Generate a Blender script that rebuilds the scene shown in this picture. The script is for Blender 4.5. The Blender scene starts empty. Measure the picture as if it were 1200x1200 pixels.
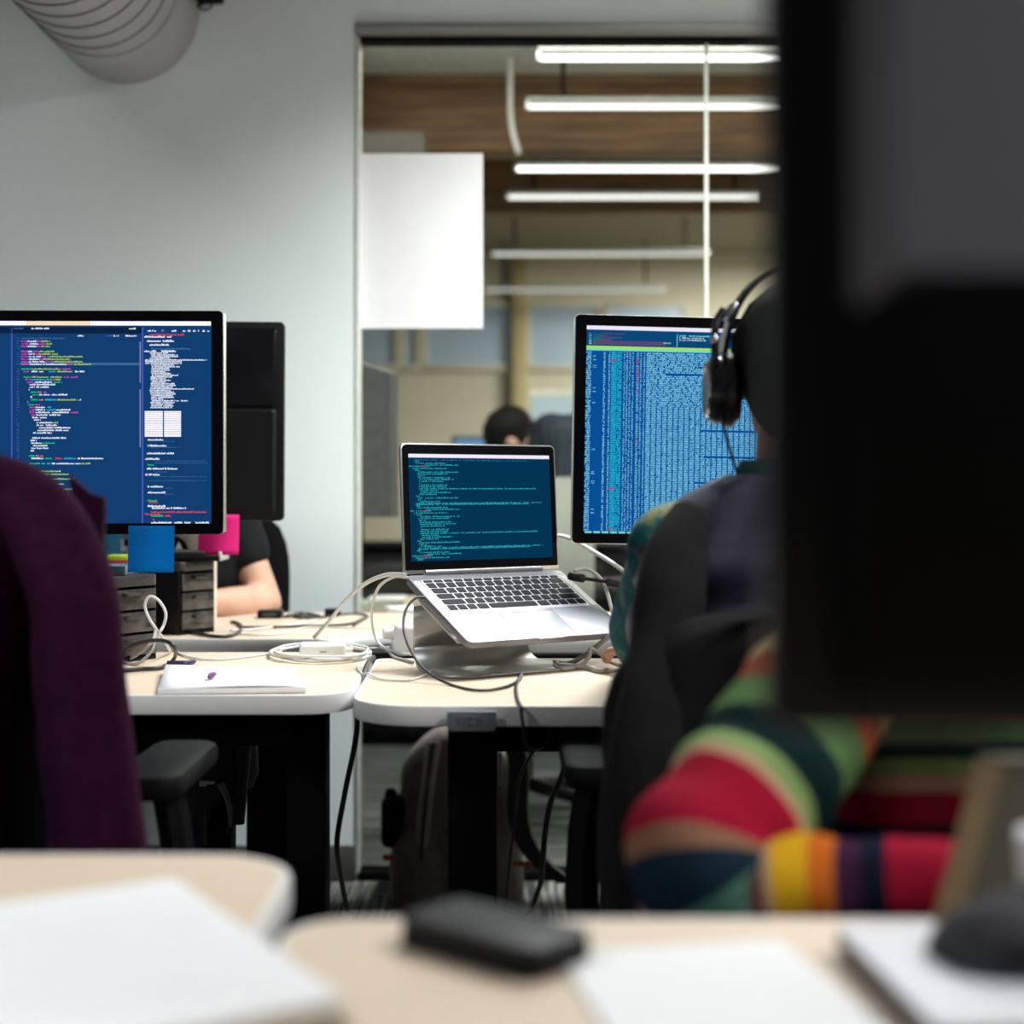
import bpy, bmesh, math, random
from mathutils import Vector as V, Matrix as M, noise
random.seed(7)
PI = math.pi
sc = bpy.context.scene
C = sc.collection

# ------------------------------------------------------------ camera, exposure, lights
FP, HZ, CH = 1750.0, 570.0, 1.03          # focal length in pixels, horizon row, eye height
cam_d = bpy.data.cameras.new('camera'); cam = bpy.data.objects.new('camera', cam_d); C.objects.link(cam)
cam.location = (0, 0, CH); cam.rotation_euler = (PI/2, 0, 0)
cam_d.sensor_fit = 'HORIZONTAL'; cam_d.sensor_width = 24.0; cam_d.lens = 35.0
cam_d.shift_y = -(600-HZ)/1200
cam_d.clip_start = 0.05
cam_d.dof.use_dof = True; cam_d.dof.focus_distance = 2.5; cam_d.dof.aperture_fstop = 1.5
sc.camera = cam
vs = sc.view_settings
vs.view_transform = 'Standard'; vs.look = 'None'; vs.gamma = 1; vs.use_curve_mapping = False; vs.exposure = 0.0
w = bpy.data.worlds.new('world'); sc.world = w; w.use_nodes = True
w.node_tree.nodes['Background'].inputs[0].default_value = (0.5, 0.55, 0.6, 1)
w.node_tree.nodes['Background'].inputs[1].default_value = 0.02

def area(name, loc, size, sizey, power, col, spread=PI):
    l = bpy.data.lights.new(name, 'AREA'); l.shape = 'RECTANGLE'; l.size = size; l.size_y = sizey
    l.energy = power; l.color = col; l.spread = spread
    o = bpy.data.objects.new(name, l); C.objects.link(o); o.location = loc
    return o
area('ceiling_lamp', (0.75, 3.05, 2.64), 1.2, 0.3, 74, (0.95, 1.0, 0.99), math.radians(125))
area('ceiling_lamp', (2.05, -0.4, 2.62), 0.9, 0.5, 42, (0.97, 0.98, 1.0))
area('ceiling_lamp', (1.6, 0.95, 2.62), 0.5, 0.5, 55, (1.0, 0.99, 0.96))
area('ceiling_lamp', (-1.45, 0.8, 2.62), 0.6, 0.5, 55, (0.92, 0.97, 1.0))
area('far_room_fill', (0.6, 4.6, 2.64), 3.0, 0.3, 80, (1.0, 0.97, 0.90))  # unseen fill added to brighten the room behind the glass
area('far_room_fill', (2.1, 8.8, 2.66), 1.0, 1.6, 380, (1.0, 0.96, 0.88))  # second added fill for that room, hidden behind the near monitor

# ------------------------------------------------------------ helpers
def at(px, py, d):
    """world point seen at photo pixel (px, py) at distance d"""
    return V(((px-600)*d/FP, d, CH+(HZ-py)*d/FP))
def on(px, py, z=0.733):
    """world point on the horizontal plane z seen at photo pixel"""
    return at(px, py, FP*(CH-z)/(py-HZ))
def lin(c):
    c = c/255
    return c/12.92 if c <= 0.04045 else ((c+0.055)/1.055)**2.4
def rgb(r, g, b): return (lin(r), lin(g), lin(b), 1)

_m = {}
def mat(name, col, rough=0.6, metal=0.0, var=0.12, scale=30, bump=0.0, stretch=None, spec=0.5, coat=0.0, sheen=0.0):
    if name in _m: return _m[name]
    m = bpy.data.materials.new(name); m.use_nodes = True; nt = m.node_tree; b = nt.nodes['Principled BSDF']
    b.inputs['Roughness'].default_value = rough; b.inputs['Metallic'].default_value = metal
    b.inputs['Specular IOR Level'].default_value = spec
    b.inputs['Coat Weight'].default_value = coat
    b.inputs['Sheen Weight'].default_value = sheen
    tc = nt.nodes.new('ShaderNodeTexCoord'); mp = nt.nodes.new('ShaderNodeMapping')
    if stretch: mp.inputs['Scale'].default_value = stretch
    n = nt.nodes.new('ShaderNodeTexNoise'); n.inputs['Scale'].default_value = scale; n.inputs['Detail'].default_value = 4
    r = nt.nodes.new('ShaderNodeValToRGB')
    r.color_ramp.elements[0].position = 0.3; r.color_ramp.elements[1].position = 0.7
    r.color_ramp.elements[0].color = [c*(1-var) for c in col[:3]]+[1]
    r.color_ramp.elements[1].color = [min(1, c*(1+var)) for c in col[:3]]+[1]
    L = nt.links.new
    L(tc.outputs['Object'], mp.inputs[0]); L(mp.outputs[0], n.inputs['Vector']); L(n.outputs[0], r.inputs[0]); L(r.outputs[0], b.inputs['Base Color'])
    if bump:
        bp = nt.nodes.new('ShaderNodeBump'); bp.inputs['Strength'].default_value = bump; bp.inputs['Distance'].default_value = 0.003
        L(n.outputs[0], bp.inputs['Height']); L(bp.outputs[0], b.inputs['Normal'])
    _m[name] = m; return m
def emit(name, col, s=1.0):
    if name in _m: return _m[name]
    m = bpy.data.materials.new(name); m.use_nodes = True; nt = m.node_tree; nt.nodes.clear()
    o = nt.nodes.new('ShaderNodeOutputMaterial'); e = nt.nodes.new('ShaderNodeEmission')
    e.inputs[0].default_value = col; e.inputs[1].default_value = s
    nt.links.new(e.outputs[0], o.inputs[0]); _m[name] = m; return m
def glass(name, tint, refl=1.0):
    m = bpy.data.materials.new(name); m.use_nodes = True; nt = m.node_tree; nt.nodes.clear()
    o = nt.nodes.new('ShaderNodeOutputMaterial'); t = nt.nodes.new('ShaderNodeBsdfTransparent'); g = nt.nodes.new('ShaderNodeBsdfGlossy')
    x = nt.nodes.new('ShaderNodeMixShader'); f = nt.nodes.new('ShaderNodeFresnel'); f.inputs[0].default_value = 1.35
    t.inputs[0].default_value = tint; g.inputs['Roughness'].default_value = 0.02
    nt.links.new(f.outputs[0], x.inputs[0]); nt.links.new(t.outputs[0], x.inputs[1]); nt.links.new(g.outputs[0], x.inputs[2]); nt.links.new(x.outputs[0], o.inputs[0])
    return m

def box(bm, c, s, bev=0.0, seg=2, mx=None, mi=0):
    r = bmesh.ops.create_cube(bm, size=1.0, matrix=M.Translation(V(c)) @ M.Diagonal((s[0], s[1], s[2], 1)))
    vs_ = r['verts']
    if bev:
        es = list({e for v in vs_ for e in v.link_edges})
        q = bmesh.ops.bevel(bm, geom=es, offset=min(bev, min(s)*0.49), segments=seg, affect='EDGES', profile=0.5)
        vs_ = list({v for f in q['faces'] for v in f.verts} | {v for v in vs_ if v.is_valid})
        vs_ = list({v for v0 in vs_ for f in v0.link_faces for v in f.verts})
    if mx is not None: bmesh.ops.transform(bm, matrix=mx, verts=vs_)
    if mi:
        for f in {f for v in vs_ for f in v.link_faces}: f.material_index = mi
    return vs_
def loft(bm, rings, cap=True, close=True, mis=None):
    R = [[bm.verts.new(p) for p in r] for r in rings]
    n = len(R[0])
    for i in range(len(R)-1):
        for j in range(n if close else n-1):
            f = bm.faces.new((R[i][j], R[i][(j+1) % n], R[i+1][(j+1) % n], R[i+1][j]))
            if mis: f.material_index = mis[i]
    if cap:
        f0 = bm.faces.new(list(reversed(R[0]))); f1 = bm.faces.new(R[-1])
        if mis: f0.material_index = mis[0]; f1.material_index = mis[-1]
    return R
def spline(pts, k=8):
    pts = [V(p) for p in pts]
    if len(pts) < 3: return pts
    P = [pts[0]*2-pts[1]]+pts+[pts[-1]*2-pts[-2]]
    out = []
    for i in range(1, len(P)-2):
        for t in range(k):
            u = t/k; a, b, c, d = P[i-1], P[i], P[i+1], P[i+2]
            out.append(0.5*((2*b)+(c-a)*u+(2*a-5*b+4*c-d)*u*u+(3*b-a-3*c+d)*u**3))
    out.append(P[-2]); return out
def sweep_rings(path, rad, n=8):
    """rings of n points round a path; rad is a number or a function of 0..1"""
    rings = []; nrm = None
    for i, p in enumerate(path):
        t = (path[min(i+1, len(path)-1)]-path[max(i-1, 0)]).normalized()
        if nrm is None:
            nrm = t.cross(V((0, 0, 1)) if abs(t.z) < 0.9 else V((1, 0, 0))).normalized()
        nrm = (nrm-t*nrm.dot(t)).normalized(); b = t.cross(nrm)
        r = rad(i/(len(path)-1)) if callable(rad) else rad
        rings.append([p+(nrm*math.cos(a)+b*math.sin(a))*r for a in [2*PI*j/n for j in range(n)]])
    return rings
def tube(bm, pts, rad, n=8, k=8): loft(bm, sweep_rings(spline(pts, k), rad, n))
def cyl(bm, p0, p1, r0, r1=None, n=20):
    p0, p1 = V(p0), V(p1); r1 = r0 if r1 is None else r1
    loft(bm, sweep_rings([p0, p1], lambda t: r0+(r1-r0)*t, n))
def lathe(bm, prof, c=(0, 0, 0), n=24, mx=None):
    rings = [[V((r*math.cos(2*PI*j/n), r*math.sin(2*PI*j/n), z))+V(c) for j in range(n)] for r, z in prof]
    R = loft(bm, rings)
    if mx is not None: bmesh.ops.transform(bm, matrix=mx, verts=[v for r in R for v in r])
def prism(bm, out, z0, z1, bev=0.0, mx=None):
    f = bm.faces.new([bm.verts.new((x, y, z0)) for x, y in out])
    r = bmesh.ops.extrude_face_region(bm, geom=[f]); nv = [g for g in r['geom'] if isinstance(g, bmesh.types.BMVert)]
    bmesh.ops.translate(bm, vec=(0, 0, z1-z0), verts=nv)
    vv = list(f.verts)+nv
    if bev:
        es = [e for e in bm.edges if all(v in set(vv) for v in e.verts) and abs(e.verts[0].co.z-e.verts[1].co.z) < 1e-6]
        bmesh.ops.bevel(bm, geom=es, offset=bev, segments=2, affect='EDGES', profile=0.5)
    if mx is not None: bmesh.ops.transform(bm, matrix=mx, verts=list(bm.verts))
def rounded(x0, y0, x1, y1, r, n=6):
    """rounded rectangle outline; r = one radius or four (bl, br, tr, tl)"""
    rr = r if isinstance(r, (list, tuple)) else (r,)*4
    o = []
    for (cx, cy, a0, q) in ((x0, y0, PI, rr[0]), (x1, y0, 1.5*PI, rr[1]), (x1, y1, 0, rr[2]), (x0, y1, PI/2, rr[3])):
        sx = 1 if cx == x0 else -1; sy = 1 if cy == y0 else -1
        if q <= 0: o.append((cx, cy)); continue
        for i in range(n+1):
            a = a0+PI/2*i/n
            o.append((cx+sx*q+q*math.cos(a), cy+sy*q+q*math.sin(a)))
    return o
def sphere(bm, c, r, mx=None, u=20, v=12):
    r = (r, r, r) if not isinstance(r, (tuple, list)) else r
    m = M.Translation(V(c)) @ (mx if mx is not None else M.Identity(4)) @ M.Diagonal((r[0], r[1], r[2], 1))
    return bmesh.ops.create_uvsphere(bm, u_segments=u, v_segments=v, radius=1.0, matrix=m)['verts']

def NB(): return bmesh.new()
def obj(name, bm, ma, parent=None, off=None, angle=35, smooth=True, recalc=True):
    me = bpy.data.meshes.new(name)
    if recalc: bmesh.ops.recalc_face_normals(bm, faces=bm.faces[:])
    bm.to_mesh(me); bm.free()
    for x in (ma if isinstance(ma, (list, tuple)) else [ma]): me.materials.append(x)
    if smooth:
        me.shade_smooth(); me.set_sharp_from_angle(angle=math.radians(angle))
    o = bpy.data.objects.new(name, me); C.objects.link(o)
    if parent is not None:
        o.parent = parent
        if parent.type == 'EMPTY' and parent.get('world'): o.location = -V(parent.location)
    if off is not None: o.location = off
    return o
def tag(o, label, cat, group=None):
    o['label'] = label; o['category'] = cat
    if group: o['group'] = group
    return o
def thing(name, label, cat, loc=(0, 0, 0), rot=(0, 0, 0), group=None, world=False):
    """an Empty at the thing's base; world=True: its parts are meshed in world coordinates"""
    o = bpy.data.objects.new(name, None); C.objects.link(o); o.empty_display_size = 0.05
    o.location = loc; o.rotation_euler = rot
    if world: o['world'] = 1
    return tag(o, label, cat, group)
def struct(name, bm, ma, parent=None):
    o = obj(name, bm, ma, parent)
    if parent is None: o['kind'] = 'structure'
    return o
def single(name, bm, ma, label, cat, group=None, **k): return tag(obj(name, bm, ma, **k), label, cat, group)

# ------------------------------------------------------------ materials
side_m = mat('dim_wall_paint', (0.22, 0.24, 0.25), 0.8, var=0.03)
wall_m = mat('wall_paint', (0.74, 0.82, 0.815), 0.75, var=0.015, scale=90, bump=0.03)
ceil_m = mat('ceiling_paint', (0.22, 0.22, 0.21), 0.9, var=0.03)
olive_m = mat('far_wall_paint', (0.46, 0.425, 0.34), 0.8, var=0.04, scale=12)
oliveceil_m = mat('far_ceiling_paint', (0.17, 0.15, 0.10), 0.9, var=0.06, scale=8)
wood_m = mat('beam_wood', (0.17, 0.085, 0.035), 0.65, var=0.5, scale=6, stretch=(0.5, 4, 6), bump=0.2)
desk_m = mat('birch_desk_top', (0.66, 0.53, 0.405), 0.45, var=0.05, scale=14, stretch=(0.6, 7, 7))
edge_m = mat('white_edge_band', (0.72, 0.70, 0.68), 0.45, var=0.02)
black_m = mat('black_powder_coat', (0.0022, 0.0022, 0.0025), 0.7, var=0.1, spec=0.08)
plastic_m = mat('black_plastic', (0.005, 0.005, 0.006), 0.45, var=0.1, spec=0.2)
gloss_m = mat('gloss_black', (0.003, 0.003, 0.004), 0.15, var=0.05, spec=0.15)
alu_m = mat('aluminium', (0.23, 0.225, 0.245), 0.5, 0.75, var=0.02)
silver_m = mat('bright_silver_edge', (0.75, 0.75, 0.74), 0.28, 1.0, var=0.02)
white_m = mat('white_plastic', (0.76, 0.76, 0.75), 0.4, var=0.015)
paper_m = mat('white_paper', (0.80, 0.80, 0.81), 0.85, var=0.01)
greyc_m = mat('grey_cable', (0.33, 0.31, 0.29), 0.5, var=0.05)
blackc_m = mat('black_cable', (0.018, 0.015, 0.016), 0.45, var=0.1)
mesh_m = mat('chair_fabric', (0.006, 0.006, 0.0065), 0.95, var=0.25, scale=200, bump=0.3, spec=0.1)
galv_m = mat('galvanised_duct', (0.40, 0.40, 0.40), 0.6, 0.35, var=0.06, scale=10)
skin_m = mat('skin', (0.62, 0.36, 0.26), 0.55, var=0.08, scale=18)
skin2_m = mat('tan_skin', (0.42, 0.22, 0.13), 0.55, var=0.08, scale=18)
hair_m = mat('dark_hair', (0.005, 0.004, 0.0035), 0.6, var=0.4, scale=60, stretch=(8, 8, 1), bump=0.5, spec=0.12)
denim_m = mat('dark_denim', (0.018, 0.022, 0.035), 0.85, var=0.2, scale=120, bump=0.2)
shoe_m = mat('black_shoe', (0.01, 0.01, 0.01), 0.5)

def carpet(name, base, stripe, axis):
    m = bpy.data.materials.new(name); m.use_nodes = True; nt = m.node_tree; b = nt.nodes['Principled BSDF']; b.inputs['Roughness'].default_value = 1; b.inputs['Specular IOR Level'].default_value = 0.1
    tc = nt.nodes.new('ShaderNodeTexCoord'); mp = nt.nodes.new('ShaderNodeMapping')
    mp.inputs['Scale'].default_value = (90, 3, 1) if axis == 'y' else (2.0, 26, 1)
    n = nt.nodes.new('ShaderNodeTexNoise'); n.inputs['Scale'].default_value = 1.0; n.inputs['Detail'].default_value = 5; n.inputs['Roughness'].default_value = 0.65
    r = nt.nodes.new('ShaderNodeValToRGB'); r.color_ramp.elements[0].position = 0.42; r.color_ramp.elements[1].position = 0.62
    r.color_ramp.elements[0].color = base; r.color_ramp.elements[1].color = stripe
    L = nt.links.new
    L(tc.outputs['Object'], mp.inputs[0]); L(mp.outputs[0], n.inputs['Vector']); L(n.outputs[0], r.inputs[0]); L(r.outputs[0], b.inputs['Base Color'])
    bp = nt.nodes.new('ShaderNodeBump'); bp.inputs['Strength'].default_value = 0.6; bp.inputs['Distance'].default_value = 0.004
    L(n.outputs[0], bp.inputs['Height']); L(bp.outputs[0], b.inputs['Normal'])
    return m

# ------------------------------------------------------------ our room
WY = 3.9                                   # face of the partition wall
GX = -0.408                                # left edge of the glazing
bm = NB(); box(bm, (0.1, 0.7, -0.05), (5.2, 6.6, 0.1)); struct('floor', bm, carpet('striped_carpet', (0.030, 0.032, 0.028, 1), (0.24, 0.24, 0.21, 1), 'y'))
bm = NB(); box(bm, ((GX-2.5)/2, WY+0.05, 1.45), (2.5+GX, 0.1, 2.9)); struct('wall_back', bm, wall_m)
bm = NB(); box(bm, ((2.1+GX)/2, WY+0.05, (2.238+2.9)/2), (2.1-GX, 0.1, 2.9-2.238)); struct('wall_back', bm, wall_m)
bm = NB(); box(bm, (2.4, WY+0.05, 1.45), (0.6, 0.1, 2.9)); struct('wall_back', bm, wall_m)
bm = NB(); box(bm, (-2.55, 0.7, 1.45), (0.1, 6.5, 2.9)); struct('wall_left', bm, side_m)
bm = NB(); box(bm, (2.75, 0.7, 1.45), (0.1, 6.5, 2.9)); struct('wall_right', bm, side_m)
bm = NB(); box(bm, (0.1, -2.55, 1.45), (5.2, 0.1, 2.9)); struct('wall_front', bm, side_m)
bm = NB(); box(bm, (0.1, 0.7, 2.95), (5.2, 6.6, 0.1)); struct('ceiling', bm, ceil_m)
bm = NB(); box(bm, ((GX-2.5)/2, WY-0.006, 0.047), (2.5+GX, 0.012, 0.094), 0.003); struct('baseboard_back', bm, mat('dark_vinyl_base', (0.055, 0.052, 0.045), 0.6))

# glazed partition: header, jamb, sill, two joints, three panes
win = bpy.data.objects.new('window_1', None); C.objects.link(win); win['kind'] = 'structure'
fr_m = mat('partition_frame', (0.30, 0.30, 0.29), 0.4, 0.4, var=0.03)
bm = NB(); box(bm, ((2.1+GX)/2, WY+0.03, 2.2245), (2.1-GX, 0.09, 0.027), 0.003); obj('header', bm, fr_m, win)
bm = NB(); box(bm, ((2.1+GX)/2, WY+0.045, 2.205), (2.1-GX, 0.05, 0.012)); obj('gasket', bm, black_m, win)
bm = NB(); box(bm, ((2.1+GX)/2, WY+0.03, 0.012), (2.1-GX, 0.07, 0.024), 0.003); obj('sill_channel', bm, black_m, win)
bm = NB(); box(bm, (GX+0.004, WY+0.03, 1.105), (0.010, 0.07, 2.2), 0.002); obj('jamb', bm, mat('partition_jamb', (0.6, 0.62, 0.58), 0.4), win)
gl_m = glass('clear_glass', (0.93, 0.96, 0.94, 1))
jx = (0.513, 1.42)
edges = [GX+0.009, jx[0], jx[1], 2.1]
for a, b in zip(edges[:-1], edges[1:]):
    bm = NB(); box(bm, ((a+b)/2, WY+0.045, 1.11), (b-a-0.006, 0.010, 2.18)); obj('pane', bm, gl_m, win, smooth=False)
for x in jx:
    bm = NB(); box(bm, (x, WY+0.045, 1.11), (0.009, 0.014, 2.18)); obj('glazing_joint', bm, mat('frosted_joint', (0.55, 0.55, 0.5), 0.35), win)

bm = NB(); p0, p1 = at(419, 385, WY+0.028), at(566, 180, WY+0.028)
box(bm, ((p0.x+p1.x)/2, WY+0.030, (p0.z+p1.z)/2), (p1.x-p0.x, 0.0016, p1.z-p0.z))
for v in bm.verts:
    v.co.y -= 0.012*max(0, (v.co.x-p0.x)/(p1.x-p0.x))*(0.3 if v.co.z > 1.6 else 1)
single('paper_poster', bm, paper_m, 'blank white sheet of paper taped on the glass partition', 'paper')

# ------------------------------------------------------------ the room behind the glass
bm = NB(); box(bm, (0.3, 7.55, -0.05), (6.8, 7.1, 0.1)); struct('floor', bm, carpet('grey_striped_carpet', (0.055, 0.066, 0.060, 1), (0.17, 0.19, 0.18, 1), 'x'))
bm = NB(); box(bm, (0.3, 5.0, 2.71), (6.8, 2.0, 0.1)); struct('ceiling', bm, mat('far_white_ceiling', (0.75, 0.74, 0.70), 0.9))
bm = NB(); box(bm, (0.3, 8.5, 2.79), (6.8, 5.0, 0.1)); struct('ceiling', bm, oliveceil_m)
bm = NB(); box(bm, (0.3, 11.0, 1.4), (6.8, 0.1, 2.8)); struct('wall_far', bm, olive_m)
bm = NB(); box(bm, (-3.05, 7.5, 1.4), (0.1, 7.0, 2.8)); struct('wall_far_left', bm, olive_m)
bm = NB(); box(bm, (3.65, 7.5, 1.4), (0.1, 7.0, 2.8)); struct('wall_far_right', bm, olive_m)
for n_, (y, zb) in enumerate(((6.0, 2.36), (7.7, 2.43))):
    bm = NB(); box(bm, (0.3, y, (zb+2.75)/2), (6.6, 0.14, 2.75-zb), 0.01); struct('trim_%d' % (n_+1), bm, wood_m)
    bm = NB(); box(bm, (0.3, y-0.085, zb+0.29), (6.6, 0.03, 0.06), 0.005); struct('trim_%d' % (n_+5), bm, wood_m)
blue_m = mat('dusk_window_glass', (0.33, 0.41, 0.52), 0.25, var=0.05, scale=3)
k = 2
for x0, x1 in ((360, 410), (420, 462), (475, 487), (500, 600), (621, 700), (715, 800)):
    wn = bpy.data.objects.new('window_%d' % k, None); C.objects.link(wn); wn['kind'] = 'structure'; k += 1
    a, b = at(x0, 428, 10.93), at(x1, 360, 10.93)
    bm = NB(); box(bm, ((a.x+b.x)/2, 10.945, (a.z+b.z)/2), (b.x-a.x, 0.02, b.z-a.z)); obj('pane', bm, blue_m, wn)
    for (c, s) in ((((a.x+b.x)/2, 10.93, a.z-0.02), (b.x-a.x+0.08, 0.05, 0.04)), (((a.x+b.x)/2, 10.93, b.z+0.02), (b.x-a.x+0.08, 0.05, 0.04)),
                   ((a.x-0.02, 10.93, (a.z+b.z)/2), (0.04, 0.05, b.z-a.z)), ((b.x+0.02, 10.93, (a.z+b.z)/2), (0.04, 0.05, b.z-a.z))):
        bm = NB(); box(bm, c, s, 0.004); obj('frame', bm, olive_m, wn)
a = at(609, 400, 10.9)
bm = NB(); box(bm, (a.x, 10.9, 1.37), (0.11, 0.1, 2.74), 0.01); struct('trim_3', bm, mat('tan_post', (0.36, 0.29, 0.15), 0.7))

tube_ms = [emit('fluorescent_tube_%d' % i, (1.0, 0.97, 0.93, 1), s_) for i, s_ in enumerate((5, 2.6, 4.5, 1.9, 1.05, 0.7))]; ti = 0
names = ['topmost strip light seen through the glass, nearest the partition', 'second strip light from the top behind the glass', 'third strip light from the top, thick and bright behind the glass',
         'fourth strip light from the top behind the glass', 'fifth strip light from the top, dimmer behind the glass', 'lowest and farthest strip light behind the glass']
for (px, py, pr), lb in zip(((634, 68, 0), (620, 125, 0), (606, 198, 0), (596, 231, 890), (578, 298, 828), (570, 340, 777)), names):
    d = FP*1.36/(HZ-py); x0 = (px-600)*d/FP; z = CH+1.36
    x1 = x0+1.22 if not pr else (pr-600)*d/FP
    t = thing('strip_light', lb, 'ceiling light', ((x0+x1)/2, d, z), group='strip lights behind the glass')
    L_ = x1-x0
    bm = NB(); cyl(bm, (-L_/2, 0, 0), (L_/2, 0, 0), 0.009, n=12); obj('tube', bm, tube_ms[ti], t); ti += 1
    bm = NB(); box(bm, (0, 0, 0.024), (L_+0.02, 0.035, 0.014), 0.004); obj('housing', bm, mat('lamp_housing', (0.25, 0.25, 0.24), 0.5), t)
    for s in (-1, 1):
        bm = NB(); cyl(bm, (s*L_*0.4, 0, 0.04), (s*L_*0.4, 0, 0.34), 0.008, n=8); obj('rod', bm, black_m, t)
        bm = NB(); box(bm, (s*(L_/2+0.006), 0, 0.005), (0.012, 0.024, 0.03), 0.003); obj('end_cap', bm, white_m, t)
bm = NB(); tube(bm, [(at(598, 95, 5.7).x, 5.7, 2.72), at(598, 95, 5.7), at(598, 130, 5.7), at(601, 155, 5.7), at(608, 180, 5.7)], 0.010)
single('hanging_cable', bm, white_m, 'white cable hanging down in front of the wooden beam', 'cable')
bm = NB(); a, b = at(330, 185, 5.4), at(498, 150, 5.4)
box(bm, ((a.x+b.x)/2, 5.6, (a.z+b.z)/2), (b.x-a.x, 0.35, b.z-a.z), 0.02)
box(bm, ((a.x+b.x)/2-0.1, 5.6, (b.z+2.72)/2), (0.2, 0.2, 2.72-b.z), 0.01)
single('ventilation_box', bm, mat('brown_grey_box', (0.06, 0.05, 0.04), 0.7), 'dark grey-brown box hung below the wooden beam behind the glass', 'vent')

# low black cabinet, desk, screens in the far room
t = thing('low_cabinet', 'low black cabinet standing on the carpet behind the glass', 'cabinet', (0.1, 6.1, 0), world=True)
bm = NB(); box(bm, (-0.1, 6.12, 0.41), (2.3, 0.42, 0.74), 0.008); obj('body', bm, black_m, t)
bm = NB(); box(bm, (-0.1, 6.12, 0.79), (2.34, 0.46, 0.02), 0.005); obj('top', bm, black_m, t)
bm = NB(); box(bm, (-0.1, 6.12, 0.02), (2.2, 0.36, 0.04)); obj('plinth', bm, black_m, t)
for i in range(4):
    bm = NB(); box(bm, (-0.96+0.57*i, 5.905, 0.41), (0.55, 0.016, 0.70), 0.004); dd = obj('door', bm, plastic_m, t)
    bm = NB(); box(bm, (-0.75+0.57*i, 5.89, 0.66), (0.10, 0.012, 0.012), 0.003); obj('handle', bm, alu_m, dd)
t = thing('side_desk', 'pale wooden desk close behind the glass', 'desk', (-0.5, 4.25, 0), world=True)
bm = NB(); prism(bm, rounded(-1.6, 4.01, -0.19, 4.5, 0.03), 0.675, 0.70, 0.003); obj('top', bm, desk_m, t)
for x in (-1.5, -0.56):
    for y in (4.07, 4.42):
        bm = NB(); box(bm, (x, y, 0.337), (0.05, 0.05, 0.675), 0.006); obj('leg', bm, black_m, t)
for nm, a, b, z, h, ma, lb in (('notebook', (418, 714), (468, 700), 0.70, 0.012, mat('mint_cover', (0.55, 0.66, 0.60), 0.5), 'pale green notebook on the desk behind the glass'),
                       ('paper_stack', (432, 704), (474, 696), 0.712, 0.012, paper_m, 'white paper stack on top of the pale green notebook')):
    bm = NB(); box(bm, ((a[0]+b[0]-1200)/2*4.1/FP, 4.12+0.01, z+h/2), ((b[0]-a[0])*4.1/FP, 0.16, h), 0.002)
    single(nm, bm, ma, lb, 'papers')
t = thing('monitor', 'grey back of a monitor seen through the glass beside the white wall', 'monitor', (-0.47, 4.3, 0.70), world=True)
bm = NB(); g = [at(380, 412, 4.3), at(457, 437, 4.3), at(458, 606, 4.3), at(380, 606, 4.3)]
loft(bm, [[p for p in g], [p+V((0.02, 0.03, 0)) for p in g]]); obj('panel', bm, mat('grey_monitor_back', (0.13, 0.13, 0.13), 0.5), t)
bm = NB(); box(bm, (-0.46, 4.34, 0.83), (0.06, 0.02, 0.24), 0.006); obj('stand_neck', bm, black_m, t)
bm = NB(); box(bm, (-0.46, 4.34, 0.706), (0.20, 0.14, 0.012), 0.004); obj('stand_foot', bm, black_m, t)
t = thing('monitor', 'white glowing monitor behind the glass, beyond the bending person', 'monitor', (0.26, 6.0, 0.80), world=True)
a, b = at(620, 520, 5.98), at(735, 459, 5.98)
bm = NB(); box(bm, ((a.x+b.x)/2, 6.0, 1.22), (b.x-a.x, 0.03, 0.40), 0.006); obj('panel', bm, mat('cream_bezel', (0.6, 0.57, 0.45), 0.5), t)
bm = NB(); box(bm, ((a.x+b.x)/2, 5.983, 1.215), (b.x-a.x-0.02, 0.002, 0.355)); obj('screen', bm, emit('white_screen', rgb(188, 205, 208)), t)
bm = NB(); box(bm, ((a.x+b.x)/2, 6.03, 0.93), (0.08, 0.02, 0.24), 0.006); obj('stand_neck', bm, alu_m, t)
bm = NB(); box(bm, ((a.x+b.x)/2, 6.05, 0.806), (0.22, 0.16, 0.012), 0.004); obj('stand_foot', bm, alu_m, t)
t = thing('monitor', 'small blue-screened monitor in front of the bending person behind the glass', 'monitor', (-0.085, 5.6, 0.80), world=True)
bm = NB(); box(bm, (-0.115, 5.95, 1.13), (0.25, 0.02, 0.20), 0.005); obj('panel', bm, plastic_m, t)
bm = NB(); box(bm, (-0.115, 5.939, 1.13), (0.23, 0.002, 0.18)); obj('screen', bm, emit('blue_screen', rgb(110, 150, 190)), t)
bm = NB(); box(bm, (-0.115, 5.98, 0.92), (0.05, 0.02, 0.24), 0.005); box(bm, (-0.115, 5.98, 0.806), (0.18, 0.12, 0.012), 0.004); obj('stand', bm, plastic_m, t)

# ------------------------------------------------------------ duct and bracket on the wall
dc = at(148, 12, WY)
t = thing('ventilation_duct', 'round grey spiral ventilation duct entering the white wall overhead', 'duct', (dc.x, WY, dc.z), world=True)
bm = NB(); cyl(bm, (dc.x, 3.66, dc.z), (dc.x, 0.2, dc.z), 0.187, n=64); obj('pipe', bm, galv_m, t)
bm = NB(); lathe(bm, [(0.187, 0), (0.192, 0.002), (0.192, 0.235), (0.187, 0.237)], n=64, mx=M.Translation((dc.x, WY, dc.z)) @ M.Rotation(PI/2, 4, 'X')); obj('collar', bm, galv_m, t)
bm = NB(); hp = [V((dc.x+0.1885*math.cos(a), 3.655-0.08*a/(2*PI), dc.z+0.1885*math.sin(a))) for a in [2*PI*i/48 for i in range(48*30)]]
loft(bm, sweep_rings(hp, 0.0022, 5)); obj('spiral_seam', bm, mat('duct_seam', (0.16, 0.16, 0.16), 0.5, 0.5), t)
a = at(232, 0, WY-0.03)
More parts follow.
